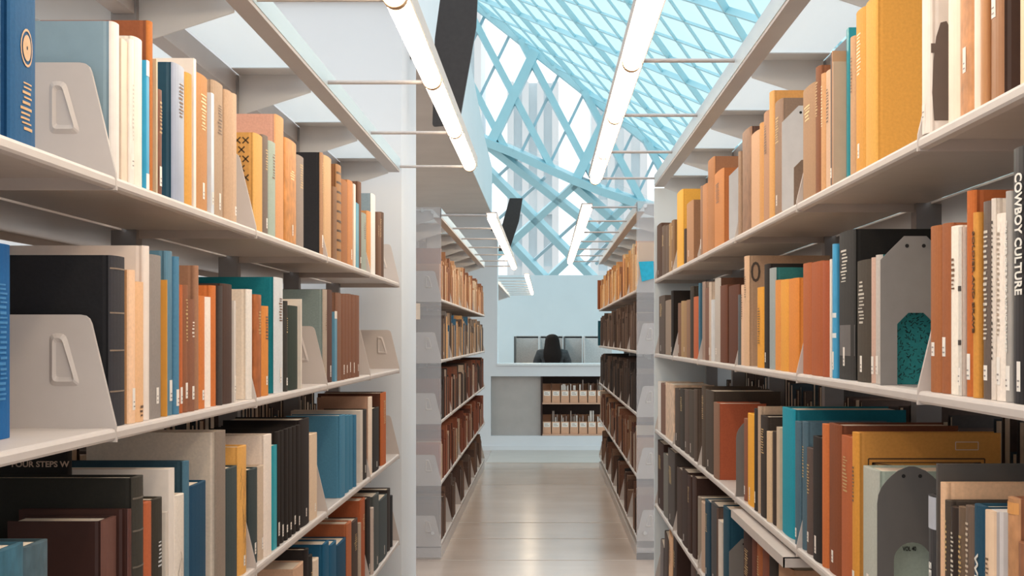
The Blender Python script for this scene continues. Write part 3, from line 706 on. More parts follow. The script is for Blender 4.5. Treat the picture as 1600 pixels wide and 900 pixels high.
ROWS['R', 3] = row('R', 3, [
    (1213, 1236, 892, 'a98468', None, {}), (1199, 1212.5, 850, '2c2420', None, {}), (1189, 1199, 856, '7d4a38', None, {}), (1181, 1189, 854, 'a0603c', None, {}), (1173, 1181, 842, '6b4034', None, {}), (1159, 1173, 838, '3a2420', None, {}),
    (1128, 1136.5, 797, '1f4658', None, K(label=False)), (1122, 1127.5, 817, 'd5cbc0', None, K(kind='paper')), (1119, 1122, 797, '5d4c44', None, {}), (1109, 1119, 792, '4a4a4c', None, {}), (1100, 1109, 788, '274557', None, {}), (1093, 1100, 788, 'b8a08c', None, {}), (1089, 1093, 779, '8f8478', None, {}),
    (1080, 1086, 748, '43302a', None, {}), (1073, 1080, 748, '43302a', None, {}), (1064, 1072.5, 739, '3c2c26', None, {}), (1056, 1064, 737, '45352e', None, {}), (1042, 1052, 708, '4a423e', None, {}), (1035, 1042, 714, '6a665f', None, {}), (1026, 1035, 695, '3a2620', None, {})], 1.2)
ROWS['R', 4] = row('R', 4, [(1085, 1092, 876, '3d3530', None, {}), (1078, 1084, 884, '5a4a44', None, {}),
    (1050, 1056, 838, '3a2a26', None, K(lean=-.10)), (1043, 1048, 836, 'c99f7c', None, K(lean=-.12)), (1036, 1041, 838, '453a36', None, K(lean=-.14)), (1030, 1034, 850, '6a6260', None, K(lean=-.16))], 1.3)

# decorated covers -------------------------------------------------------------
def find(side, li, cov, n=0): return [r for r in ROWS[side, li] if r['cover'] == cov][n]
def cover_poly(rec, name, polys, color):
    """polygons on the cover that faces the near end of the aisle; (u from spine, v from foot) in metres"""
    sy = -1 if rec['side'] == 'L' else 1
    bm = bmesh.new()
    for pl in polys:
        vs = [bm.verts.new((-u, sy * (rec['t'] / 2 + .0004), v)) for u, v in pl]
        bm.faces.new(vs)
    return new_obj(name, bm, INK, rec['root'], color=lin(color))
def seg(u0, v0, u1, v1, wd):
    d = Vector((u1 - u0, v1 - v0)); n = Vector((-d.y, d.x)).normalized() * wd / 2
    return [(u0 + n.x, v0 + n.y), (u1 + n.x, v1 + n.y), (u1 - n.x, v1 - n.y), (u0 - n.x, v0 - n.y)]
r = find('L', 0, 'd9a35c')
pp = []
for i in range(3):
    for j in range(int(r['h'] / .018)):
        u, v = .020 + i * .016 + (.0 if j % 2 else .008), .010 + j * .018
        pp += [seg(u - .006, v - .006, u + .006, v + .006, .0028), seg(u - .006, v + .006, u + .006, v - .006, .0028)]
cover_poly(r, 'cover_pattern', pp, '5c4428')
r = find('R', 0, 'eadfd6')                          # jacket photo: a dark standing figure on a pale ground
sil = [(.0085, .015), (.006, .05), (.0075, .09), (.011, .12), (.0165, .138), (.024, .140), (.034, .12), (.036, .06), (.034, .015)]
cover_poly(r, 'jacket_photo', [sil, [(.0045, .10), (.0045, .112), (.010, .112), (.009, .10)]], '6a5b53')
bm = bmesh.new()
r = find('R', 1, 'ab8f76')
Mt = r['M'] @ Matrix(((-1, 0, 0, -.008), (0, 0, 1, r['t'] / 2 + .0006), (0, 1, 0, r['h'] - .042), (0, 0, 0, 1)))
text_obj('cover_numeral', '0', .070, Mt, r['root'], r['M'], lin('4a3f38'), .023, bold=0)
r = find('R', 2, 'b5803f')
fr = [(.02, r['h'] - .04), (.2, r['h'] - .04), (.2, .03), (.02, .03)]
pp = [seg(*fr[i], *fr[(i + 1) % 4], .0022) for i in range(4)]
f2 = [(.026, r['h'] - .046), (.194, r['h'] - .046), (.194, .036), (.026, .036)]
pp += [seg(*f2[i], *f2[(i + 1) % 4], .0014) for i in range(4)]
for cx_, sx_ in ((.026, 1), (.194, -1)):
    for k in range(6):
        a = math.radians(8 + 15 * k)
        pp.append(seg(cx_, r['h'] - .046, cx_ + sx_ * .034 * math.cos(a), r['h'] - .046 - .034 * math.sin(a), .0012))
cover_poly(r, 'stamped_frame', pp, '4a3018')
q = [(.155, r['h'] - .014), (.19, r['h'] - .014), (.19, r['h'] - .026), (.155, r['h'] - .026)]
cover_poly(r, 'small_plate', [seg(*q[i], *q[(i + 1) % 4], .0012) for i in range(4)], 'c9b8a8')
r = find('R', 2, 'a6b2a6')
Mt = r['M'] @ Matrix(((-1, 0, 0, -.040), (0, 0, 1, r['t'] / 2 + .0006), (0, 1, 0, .088), (0, 0, 0, 1)))
text_obj('cover_lettering', 'VOL 40', .009, Mt, r['root'], r['M'], lin('2a2a28'), .02)
r = find('R', 1, '2c7d80')                           # marbled teal cover
rr = random.Random(4); pp = []
for i in range(420):
    u, v, a = .012 + rr.random() * .1, rr.random() * .12, rr.random() * 3.1
    l = .002 + rr.random() * .004
    pp.append(seg(u, v, u + l * math.cos(a), v + l * math.sin(a), .0011))
cover_poly(r, 'marbling', pp, '123f42')
r = find('L', 2, '272622')
# lettering of the dark book lying behind the black one
for rec_, n_ in ((find('L', 2, 'dcd2c6'), 10), (find('L', 2, 'dfa85c'), 22)):
    rr = random.Random(n_); bm = bmesh.new(); hy = rec_['t'] / 2
    for i in range(n_):
        y, v = (rr.random() - .5) * 1.3 * hy, rec_['h'] * (.25 + .6 * rr.random())
        for k in range(5):
            y2, v2 = max(-hy * .8, min(hy * .8, y + (rr.random() - .5) * .012)), v - .004 - rr.random() * .006
            a, b = (.0004, y, v), (.0004, y2, v2)
            d = Vector((y2 - y, v2 - v)); nn = Vector((-d.y, d.x)).normalized() * .0005
            f = lambda y_: -rec_['bulge'] + rec_['bulge'] * math.sqrt(max(0, 1 - (y_ / hy) ** 2)) + .0006
            bm.faces.new([bm.verts.new(p) for p in ((f(y + nn.x), y + nn.x, v + nn.y), (f(y2 + nn.x), y2 + nn.x, v2 + nn.y), (f(y2 - nn.x), y2 - nn.x, v2 - nn.y), (f(y - nn.x), y - nn.x, v - nn.y))])
            y, v = y2, v2
    new_obj('line_drawing', bm, INK, rec_['root'], color=lin('4a3a2a'))
for i_, rec_ in enumerate(ROWS['L', 0][:2]):         # gilt medallion and gilt bars on the two blue spines
    bm = bmesh.new(); hy = rec_['t'] / 2
    for (ra, rb) in ((.019, .0165), (.013, .002)):
        for k in range(20):
            a0, a1 = 2 * math.pi * k / 20, 2 * math.pi * (k + 1) / 20
            P = []
            for (rd, a) in ((ra, a0), (ra, a1), (rb, a1), (rb, a0)):
                y = rd * .95 * math.cos(a); P.append((-rec_['bulge'] + rec_['bulge'] * math.sqrt(max(0, 1 - (y / hy) ** 2)) + .0008, y, rec_['h'] * .36 + rd * 1.1 * math.sin(a)))
            bm.faces.new([bm.verts.new(p) for p in P])
    new_obj('gilt_medallion', bm, INK, rec_['root'], color=lin('c9a37a'))

# the black book with lettering on its cover, pushed to the back of the third left shelf
four = build_book('L', 2.105, .016, .276, LZ[2], '2a2725', None, .125, 0, K(label=False, marks=False), random.Random(3), 0, 1.0, -.680)
BOOKS.pop()
Mt = four['M'] @ Matrix(((1, 0, 0, -.083), (0, 0, -1, -four['t'] / 2 - .0006), (0, 1, 0, four['h'] - .019), (0, 0, 0, 1)))
text_obj('cover_lettering', 'FOUR STEPS W', .0115, Mt, four['root'], four['M'], lin('cdb29c'), .082)
tag(four['root'], 'black book lettered FOUR STEPS, deep behind the others on the third left shelf', 'book', 'books on the left third shelf')
del four['root']['t_']

# labels ------------------------------------------------------------------------
SHELFNAME = {}
def size_words(r):
    s = []
    if r['t'] < .011: s.append('thin')
    elif r['t'] > .056: s.append('thick')
    if r['h'] > .262: s.append('tall')
    elif r['h'] < .185: s.append('short')
    return ' '.join(s)
STK = {'L': 'near left stack', 'R': 'near right stack'}
labels = {}
for (side, li), recs in ROWS.items():
    for i, r in enumerate(recs):
        cn = colname(r['spine'] or r['cover'])
        if r['spine'] and colname(r['cover']) != cn: cn = '%s-spined %s' % (cn, colname(r['cover']))
        pa = colname(recs[i - 1]['spine'] or recs[i - 1]['cover']) if i else None
        pb = colname(recs[i + 1]['spine'] or recs[i + 1]['cover']) if i + 1 < len(recs) else None
        nb = ('between %s and %s' % (pa, pb)) if pa and pb and pa != pb else ('between two %s ones' % pa) if pa and pb else ('last beyond %s' % pa) if pa else ('first before %s' % pb)
        side_w = 'left' if side == 'L' else 'right'
        lab = ('%s %s book %s, %s bay, %s %s shelf' % (size_words(r), cn, nb, BAY[r['bay']], side_w, LEVEL[li])).strip()
        r['label'] = lab
        labels.setdefault(lab, []).append(r)
for lab, rs in labels.items():
    if len(rs) > 1:
        same = all(r['cover'] == rs[0]['cover'] for r in rs)
        for k, r in enumerate(rs):
            if same:
                r['root']['label'] = lab; r['root']['group'] = 'matching run: ' + lab
            else:
                r['root']['label'] = lab + ', ' + (['nearest', 'next', 'third', 'fourth', 'fifth'][k] if k < len(rs) - 1 or k == 0 else 'farthest') + ' such'
    else: rs[0]['root']['label'] = lab
SPECIAL = {('R', 1, '26262a'): 'black jacketed book lettered COWBOY CULTURE at right edge of second right shelf', ('R', 1, 'ab8f76'): 'tan book with large 0 on its cover, second right shelf',
           ('L', 0, 'd9a35c'): 'ochre book patterned with crosses, behind the second bracket of top left shelf', ('R', 0, 'eadfd6'): 'white jacketed book with dark figure photo, beside the big ochre book',
           ('R', 2, '23465a'): 'navy book lettered WESTWARD on third right shelf', ('R', 2, 'b5803f'): 'big ochre book with stamped frame on cover, behind the dark grey bookend', ('R', 1, 'cf9144'): 'ochre book lettered SOLDIER AND BRAVE on second right shelf',
           ('R', 2, '3a3a3c'): 'dark book with silver head band lettered SEDUCTION, third right shelf', ('R', 1, '2c7d80'): 'marbled teal book seen through the opening of the grey bookend', ('L', 1, '155a94'): 'bright blue book standing alone before the empty second left shelf',
           ('L', 0, '1c4f7d'): 'royal blue ribbed book with gilt medallion, next to the grey bracket', ('L', 0, '1c4f7c'): 'royal blue ribbed book cut off by the left edge of the frame',
           ('L', 2, 'dcd2c6'): 'white book with line drawing on spine, between two dark blue ones', ('L', 2, 'dfa85c'): 'ochre book with tree drawing on spine, third left shelf', ('R', 2, 'a6b2a6'): 'sage book marked VOL 40 showing through the dark bookend'}
for (s_, l_, c_), lb in SPECIAL.items(): find(s_, l_, c_)['root']['label'] = lb
for r in BOOKS:
    r['root']['category'] = 'book'
    if not r['root'].get('group'): r['root']['group'] = 'books on the %s %s shelf' % ('left' if r['side'] == 'L' else 'right', LEVEL[r['li']])
    if 't_' in r['root']: del r['root']['t_']

# ------------------------------------------------------------------ far books: the nearest as things, the rest as one object
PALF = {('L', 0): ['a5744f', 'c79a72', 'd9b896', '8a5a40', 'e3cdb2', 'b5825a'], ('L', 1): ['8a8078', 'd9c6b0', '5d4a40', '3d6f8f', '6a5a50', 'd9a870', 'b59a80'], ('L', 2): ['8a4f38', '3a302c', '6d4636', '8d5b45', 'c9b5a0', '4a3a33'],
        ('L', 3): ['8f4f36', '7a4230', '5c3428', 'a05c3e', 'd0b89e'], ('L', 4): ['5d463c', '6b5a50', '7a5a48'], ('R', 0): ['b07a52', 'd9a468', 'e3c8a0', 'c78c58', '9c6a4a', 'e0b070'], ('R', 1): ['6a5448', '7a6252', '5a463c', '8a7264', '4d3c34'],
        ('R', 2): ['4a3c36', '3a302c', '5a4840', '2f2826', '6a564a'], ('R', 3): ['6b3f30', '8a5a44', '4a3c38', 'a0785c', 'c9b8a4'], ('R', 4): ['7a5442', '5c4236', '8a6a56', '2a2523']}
stuff = bmesh.new(); STM = []
def stm(h):
    n = 'distant_cloth_' + h
    m = mat(n, h, 0.65, noise=.15, scale=120)
    if m not in STM: STM.append(m)
    return STM.index(m)
pgi = None
STM.append(PAGES)
def stuff_book(side, y0, y1, z, h, w_, hexc, inset, back=False):
    s = -1 if side == 'L' else 1; X = A if side == 'L' else B
    if back: xa, xb = s * (X + .485 - inset), s * (X + .485 - inset - w_)
    else: xa, xb = s * (X + inset), s * (X + inset + w_)
    mi = stm(hexc); x0, x1 = min(xa, xb), max(xa, xb)
    c = min(.0025, (y1 - y0) * .2)
    sp = .004
    for bx in ((x0, x1, y0, y0 + c), (x0, x1, y1 - c, y1)): box(stuff, *bx, Z(z) + .0005, Z(z) + h, mi)
    fx0, fx1 = (xa - sp, xa) if xa > xb else (xa, xa + sp)
    # curved spine
    sg = 1 if xa > xb else -1
    ym = (y0 + y1) / 2; hy = (y1 - y0) / 2
    pl = [(xa - sg * sp * .6 + sg * sp * .6 * math.cos(a), ym + hy * math.sin(a)) for a in [(-.5 + i / 4) * math.pi for i in range(5)]] + [(xa - sg * sp, y1), (xa - sg * sp, y0)]
    n0 = len(stuff.faces); prism(stuff, pl, Z(z) + .0005, Z(z) + h); stuff.faces.ensure_lookup_table()
    for f in stuff.faces[n0:]: f.material_index = mi
    box(stuff, min(xa - sg * sp, xb + sg * .004), max(xa - sg * sp, xb + sg * .004), y0 + c, y1 - c, Z(z) + .003, Z(z) + h - .004, 0)
NI = {('L', 0): 4, ('L', 1): 4, ('L', 2): 4, ('L', 3): 3, ('L', 4): 2, ('R', 0): 4, ('R', 1): 4, ('R', 2): 4, ('R', 3): 4, ('R', 4): 2}
for (side, li), pal in PALF.items():
    rnd = random.Random('far' + side + str(li)); z = (LZ if side == 'L' else RZ)[li]
    n = 0
    for k in range(6):
        y = Y0F + k * SEC + .012; end = Y0F + (k + 1) * SEC - .012
        fill = {4: .55}.get(li, .93) if not (side == 'L' and li == 1 and k == 0) else .93
        stop = y + (end - y) * (fill - rnd.random() * .08)
        if side == 'L' and li in (1,): y += .25 if k == 0 else 0
        while y < stop - .02:
            t = rnd.choice((.012, .018, .024, .03, .04, .055)) * rnd.uniform(.85, 1.15); h = rnd.choice((.16, .19, .2, .21, .23, .26)) * rnd.uniform(.95, 1.05); hx = rnd.choice(pal)
            if y + t > stop: break
            if n < NI[side, li]:
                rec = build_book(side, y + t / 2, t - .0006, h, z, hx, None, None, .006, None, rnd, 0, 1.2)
                rec['li'] = li; nth = ['nearest', 'second', 'third', 'fourth'][n]
                tag(rec['root'], '%s book, %s past the frosted panel on %s shelf of far %s stack' % (colname(hx), nth, LEVEL[li], 'left' if side == 'L' else 'right'), 'book', 'books on the far %s stack' % ('left' if side == 'L' else 'right'))
                del rec['root']['t_']
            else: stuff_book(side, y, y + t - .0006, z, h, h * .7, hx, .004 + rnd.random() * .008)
            n += 1; y += t
# books of the other aisle seen only as dark backs above the rows
for side, y0, n_, zs in (('L', Y0N, 5, LZ), ('R', Y0N, 6, RZ), ('L', Y0F, 6, LZ), ('R', Y0F, 6, RZ)):
    rnd = random.Random('back' + side + str(y0))
    for li, z in enumerate(zs):
        if li == 0: continue
        y = y0 + .02
        while y < y0 + n_ * SEC - .09:
            t = rnd.uniform(.03, .07)
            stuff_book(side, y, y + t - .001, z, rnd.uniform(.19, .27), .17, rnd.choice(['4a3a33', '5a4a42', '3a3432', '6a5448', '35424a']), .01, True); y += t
for i_, (yy, z, hx) in enumerate(()): pass
so = new_obj('distant_books', stuff, STM)
tag(so, 'rows of small brown and tan books filling the far shelves', 'books', None, 'stuff')
for (y, z, hx, h, lb) in ((12.55, RZ[0], '8a4f30', .26, 'brown book jutting out past the end of the far right top shelf'), (12.45, RZ[1], '1f5566', .22, 'dark teal book jutting out past the end of far right second shelf')):
    rec = build_book('R', y + .66, .05, h, z, hx, None, .17, -.015, K(label=False), random, 0, 1.1); rec['li'] = 0
    tag(rec['root'], lb, 'book', 'books on the far right stack'); del rec['root']['t_']

# ------------------------------------------------------------------ bookends and the pull-out shelf
def bookend(y, z, hexm, rounded_top, label, hh=.214):
    r = empty('bookend', (B + .001, y, Z(z)), 0, label, 'bookend', 'plate bookends on the right stack')
    W = .100; ch = .034
    outer = [(0, 0), (0, hh - ch), (ch, hh), (W - ch, hh), (W, hh - ch), (W, 0)]
    cw0, cw1, chh, cc = .024, .078, .104, .016
    hole = [(cw1, 0), (cw1, chh - cc), (cw1 - cc, chh), (cw0 + cc, chh), (cw0, chh - cc), (cw0, 0)]
    if rounded_top: outer = rounded(outer, [0, .02, .02, .02, .02, 0]); hole = rounded(hole, [0, .01, .01, .01, .01, 0])
    def halves(pts, right):
        return [p for p in pts if (p[0] > W / 2 + 1e-6) == right]
    hm = W / 2 + .001
    oL, oR = halves(outer, False), halves(outer, True); hL, hR = halves(hole, False), halves(hole, True)
    bm = bmesh.new()
    A_ = oL + [(W / 2, hh), (W / 2, chh)] + hL
    B_ = [(W / 2, hh)] + oR + hR + [(W / 2, chh)]
    prism(bm, A_, -.0008, .0008, 'y'); prism(bm, B_, -.0008, .0008, 'y')
    bmesh.ops.remove_doubles(bm, verts=bm.verts[:], dist=1e-5)
    m = mat('bookend_' + hexm, hexm, .5, noise=.05, scale=40)
    new_obj('plate', bm, m, r)
    bm = bmesh.new(); prism(bm, [(cw0 + .001, -.0008), (cw1 - .001, -.0008), (cw1 - .001, -.09), (cw1 - .018, -.1), (cw0 + .018, -.1), (cw0 + .001, -.09)], .0003, .0012, 'z'); new_obj('tongue', bm, m, r)
    bm = bmesh.new()
    for hx in (ch + .004, W - ch - .004): tube(bm, (hx, -.0013, hh - .014), (hx, -.0006, hh - .014), .0028, 12)
    new_obj('rivet_hole', bm, BLACK, r)
def ypx(x): return B * FPX / (x - VPX)
bookend(ypx(1374.5), RZ[1], '8a8683', False, 'grey plate bookend before the teal marbled book, second right shelf')
bookend(ypx(1369.5), RZ[2], '625f5d', True, 'dark grey round-shouldered bookend before the ochre framed book')
bookend(ypx(1221), RZ[0], 'cfccca', False, 'pale grey bookend beside brown books on top right shelf, nearer of two')
bookend(ypx(1138.5), RZ[0], 'cfcfd0', False, 'pale grey bookend beside an orange-brown book on top right shelf', .2)
bookend(ypx(1149.5), RZ[2], '7f7a76', True, 'grey bookend beside a rust jacketed book on third right shelf', .2)
bookend(ypx(1138.5), RZ[3], '7f7a76', False, 'grey bookend past navy books on fourth right shelf', .2)
r = empty('bookend', (-A - .09, 1.40, Z(LZ[2])), 0, 'grey bookend with a hole, behind torn blue books at lower left', 'bookend')
bm = bmesh.new(); prism(bm, [(0.07, 0), (.07, .16), (.04, .2), (-.06, .2), (-.06, 0)], -.0008, .0008, 'y'); new_obj('plate', bm, mat('bookend_7f8a90', '7f8a90', .5), r)
bm = bmesh.new(); tube(bm, (.036, -.0013, .185), (.036, -.0006, .185), .003, 12); new_obj('rivet_hole', bm, BLACK, r)

r = empty('pull_out_shelf', (0.458, 2.835, Z(-.4235)), 0, 'narrow pull-out shelf jutting below the third right shelf', 'shelf')
bm = bmesh.new()
prism(bm, [(0, 0), (0, -.020), (.003, -.020), (.003, -.002), (.21, -.002), (.21, 0)], 0, .80, 'y')
box(bm, 0, .21, 0, .003, -.020, 0); new_obj('shelf_board', bm, STEEL, r)
bm = bmesh.new(); box(bm, .03, .04, .002, .79, -.012, -.002); box(bm, .18, .19, .002, .79, -.012, -.002); new_obj('slide_rail', bm, POST, r)

# ------------------------------------------------------------------ lamps over the aisles
def lamp_run(x, z, y0, n, rail_x, rail_z, label, rods=True, seg_len=SEC, y_from=0):
    r = empty('tube_light', (x, y0, Z(z)), 0, label, 'light', 'tube lights over the aisle')
    bm = bmesh.new()
    for k in range(n):
        tb = bmesh.new(); tube(tb, (0, k * seg_len + .012, 0), (0, (k + 1) * seg_len - .012, 0), .0225, 20)
        new_obj('tube', tb, TUBE, r, smooth=False)
        tb = bmesh.new(); tube(tb, (0, (k + 1) * seg_len - .013, 0), (0, (k + 1) * seg_len + .013, 0), .0240, 20)
        new_obj('end_collar', tb, mat('lamp_collar', 'b99878', .5), r)
    pl = [(-.027, .012), (-.029, .030), (.029, .030), (.029, -.004), (.0265, -.004), (.0265, .024), (-.024, .024), (-.024, .012)]
    prism(bm, pl, 0, n * seg_len + .012, 'y'); new_obj('housing', bm, mat('lamp_housing', 'b3aca8', .4), r)
    if rods:
        for k in range(n + 1):
            rb = bmesh.new(); tube(rb, (rail_x - x, k * seg_len - (.012 if k == 0 else .0), rail_z - z + .012), (-.02 if rail_x < x else .02, k * seg_len, .012 + rail_z - z), .0055, 10); new_obj('support_rod', rb, mat('rod_steel', 'b9b4b2', .35, metal=.3), r)
    return r
lamp_run(-.288, .652, Y0N - SEC, 6, -A, CZL + .008, 'warm tube light hanging from the near left canopy')
lamp_run(.217, .697, Y0N - SEC, 7, B, CZR + .026, 'warm tube light hanging from the near right canopy')
lamp_run(-.288, .635, Y0F, 6, -A, CZL + .008, 'smaller tube light hanging from the far left canopy')
lamp_run(.217, .682, Y0F, 6, B, CZR + .014, 'smaller tube light hanging from the far right canopy')
lamp_run(-.215, .69, 16.4, 7, -A, CZL + .03, 'short tube light seen in the opening beyond the back wall')

# ------------------------------------------------------------------ dark blade signs on the ramp edge
def blade(y, x, z, s, label, sx=1.0):
    r = empty('hanging_sign', (x, y, Z(z)), 0, label, 'sign', 'dark blade signs')
    bm = bmesh.new()
    pl = rounded([(.105, -.31), (.215, -.30), (.285, .10), (.30, .42), (.165, .42), (.115, .05)], [.012, .012, 0, .01, .01, 0])
    pl = [(p[0] * sx + (1 - s) * .4 * p[1] * s, p[1] * s) for p in pl]
    prism(bm, pl, -.012, .012, 'y')
    bmesh.ops.bevel(bm, geom=[e for e in bm.edges if len(e.link_faces) == 2 and e.calc_face_angle(0) > 1], offset=.003, segments=2, affect='EDGES')
    new_obj('board', bm, DARK, r)
    bm = bmesh.new(); box(bm, .018, .125 * sx, -.015, .015, -.02 * s, .015 * s); new_obj('arm', bm, DARK, r)
    bm = bmesh.new(); box(bm, 0.004, .024, -.018, .018, -.03 * s, .20 * s); new_obj('wall_plate', bm, DARK, r)
blade(6.05, -.572, 1.18 + .0, 1.0, 'large dark blade sign beside the near left tube light')
blade(15.2, -.572, 1.13, .75, 'small dark blade sign beside the far left tube light')

# ------------------------------------------------------------------ notes on the frosted panels
bm = bmesh.new(); yy = Y0F - .0145
P = [((x - VPX) * yy / FPX, Z((VPY - y) * yy / FPX)) for x, y in ((998, 409), (1021, 408), (1022, 435), (1003, 440))]
prism(bm, P, yy - .0006, yy + .0004, 'y')
o = new_obj('note', bm, mat('cyan_paper', '2fb6d6', .7, noise=.12, scale=60)); tag(o, 'cyan paper note taped askew to the right frosted end panel', 'note')
bm = bmesh.new(); P = [((x - VPX) * yy / FPX, Z((VPY - y) * yy / FPX)) for x, y in ((640, 474), (656.5, 474), (656.5, 499), (640, 499))]
prism(bm, P, yy - .0006, yy + .0004, 'y')
o = new_obj('card', bm, mat('cream_paper', 'ecd9c6', .7)); tag(o, 'cream card on the left frosted end panel beside the white pier', 'card')

# ------------------------------------------------------------------ low bookcase in the back wall with cardboard magazine holders
x0c = bx_(845) + .004
r = empty('low_bookcase', (x0c, YB + .02, bz_(681) + .0005), 0, 'low dark bookcase set into the back wall', 'bookcase')
Hc = bz_(588) - bz_(681) - .002
DB = mat('dark_walnut', '3a2620', .5, noise=.15, scale=12)
KS = mat('pale_birch_shelf', 'd3a98e', .55, noise=.06, scale=8)
bm = bmesh.new(); box(bm, 0, .9, .285, .305, 0, Hc); new_obj('back', bm, DB, r)
bm = bmesh.new(); box(bm, 0, .012, 0, .285, 0, Hc); new_obj('side', bm, DB, r)
z_a = bz_(632) - bz_(681)
for zz in (.0, z_a): 
    bm = bmesh.new(); box(bm, .0125, .9, 0, .284, zz + .001, zz + .016); new_obj('shelf_board', bm, KS, r)
def holder_tree(x, z, label, grp):
    h = empty('magazine_holder', (x, YB + .045, z), 0, label, 'box', grp)
    wq, hq, t = .0445, .128, .002
    bm = bmesh.new()
    box(bm, -wq, wq, 0, t, 0, hq)                                     # front
    for sx in (-1, 1):
        prism(bm, [(0, 0), (0, hq), (.06, hq), (.15, hq * 1.55), (.22, hq * 1.55), (.22, 0)], sx * wq - (t if sx > 0 else 0), sx * wq + (0 if sx > 0 else t), 'x')
    box(bm, -wq + t, wq - t, t, .22, 0, t); box(bm, -wq + t, wq - t, .218, .22, t, hq * 1.5)
    new_obj('carton', bm, CARD, h)
    bm = bmesh.new(); box(bm, -.033, .033, -.0008, 0, hq * .56, hq * .92); new_obj('paper_label', bm, PAPER, h)
    bm = bmesh.new()
    for q in range(2): box(bm, -.022, .02 - q * .012, -.0012, -.0008, hq * (.66 + .12 * q), hq * (.70 + .12 * q))
    new_obj('label_print', bm, INK, h, color=lin('8a7a70'))
ORD = ['leftmost', 'second', 'third', 'fourth', 'fifth', 'sixth', 'rightmost']
rb = random.Random(11)
for rowi, zz in enumerate((bz_(681) + .0175, bz_(681) + z_a + .0175)):
    rn = 'lower' if rowi == 0 else 'upper'
    for k in range(7):
        xx = x0c + .060 + k * .0945
        holder_tree(xx, zz, '%s cardboard magazine holder on the %s board of the low bookcase' % (ORD[k], rn), 'cardboard magazine holders')
        if (rowi == 0 and k == 0) or (rowi == 1 and k < 2): continue
        for q in range(rb.randint(3, 5)):
            b_ = bmesh.new(); hx = rb.uniform(.165, .205) if rb.random() < .85 else .235
            box(b_, 0, rb.uniform(.004, .012), 0, .15, 0, hx)
            o = new_obj('pamphlet', b_, PAPER if rb.random() < .45 else mat('pamphlet_grey', '9a8a80', .7) if rb.random() < .5 else mat('pamphlet_brown', '6a4a3c', .7))
            o.location = (xx - .038 + q * .0155, YB + .055, zz + .0022)
            tag(o, 'slim pamphlet standing in a cardboard holder of the %s row' % rn, 'pamphlet', 'pamphlets in the %s cardboard holders' % rn)

# ------------------------------------------------------------------ study carrels and the seated reader beyond the opening
YC = 21.6
def cxp(px, y=YC): return (px - VPX) * y / FPX
ct = Z((VPY - 526) * YC / FPX)
edges = [803, 842, 881, 912, 960]
for i in range(4):
    xa, xb = cxp(edges[i]), cxp(edges[i + 1])
    r = empty('study_carrel', ((xa + xb) / 2, YC, 0), 0, ['leftmost grey felt study carrel, left of the reader', 'grey felt study carrel directly in front of the reader', 'grey felt study carrel just right of the reader', 'rightmost grey felt study carrel, beside the far right stack'][i], 'desk', 'study carrels')
    hw = (xb - xa) / 2
    bm = bmesh.new(); box(bm, -hw + .012, hw - .012, .55, .59, .3, ct); new_obj('back_screen', bm, CARREL, r)
    bm = bmesh.new(); box(bm, -hw, -hw + .022, 0.0, .59, .0, ct + .004); new_obj('side_screen', bm, mat('carrel_edge', '5d5f60', .7) if i in (0, 2) else CARREL, r)
    bm = bmesh.new(); box(bm, -hw + .024, hw, .02, .55, .70, .73); new_obj('desk_top', bm, KS, r)
    bm = bmesh.new(); box(bm, -hw + .024, hw - .012, .55, .585, ct - .02, ct + .012); new_obj('top_trim', bm, mat('carrel_trim', 'b3b6b7', .5), r)

def skin(name, verts, edges_, radii, m, parent=None, levels=2, color=None):
    me = bpy.data.meshes.new(name); me.from_pydata([Vector(v) for v in verts], edges_, [])
    o = bpy.data.objects.new(name, me); COL.objects.link(o)
    sm = o.modifiers.new('skin', 'SKIN'); sm.use_smooth_shade = True
    for i, rd in enumerate(radii):
        rr = rd if isinstance(rd, tuple) else (rd, rd)
        me.skin_vertices[0].data[i].radius = rr
    me.skin_vertices[0].data[0].use_root = True
    o.modifiers.new('sub', 'SUBSURF').levels = levels
    o.modifiers['sub'].render_levels = levels
    dg = bpy.context.evaluated_depsgraph_get()
    me2 = bpy.data.meshes.new_from_object(o.evaluated_get(dg))
    bpy.data.objects.remove(o)
    for p in me2.polygons: p.use_smooth = True
    me2.materials.clear(); me2.materials.append(m)
    o = bpy.data.objects.new(name, me2); COL.objects.link(o)
    if parent: o.parent = parent
    return o
PX = cxp(863, 20.9); PY = 20.95
SKINM = mat('skin', 'b98a72', .55, noise=.03, scale=30)
HAIRM = mat('dark_hair', '1c1614', .75, spec=.15, noise=.35, scale=60, stretch=(8, 8, .6))
JACK = mat('dark_jacket', '3a3d40', .8, noise=.35, scale=28)
JEAN = mat('dark_trousers', '2a2f38', .8, noise=.1, scale=60)
pr = empty('person', (PX, PY, 0), 0, 'person with long dark hair in dark jacket, seated facing the carrels', 'person')
V = [(0, 0, .50), (0, .0, .66), (0, -.01, .84), (0, 0, .955), (0, .01, 1.02), (0, .03, 1.10), (0, .03, 1.17)]
E = [(i, i + 1) for i in range(6)]
R = [(.15, .11), (.135, .10), (.165, .105), (.11, .075), (.052, .052), (.072, .088), (.070, .085)]
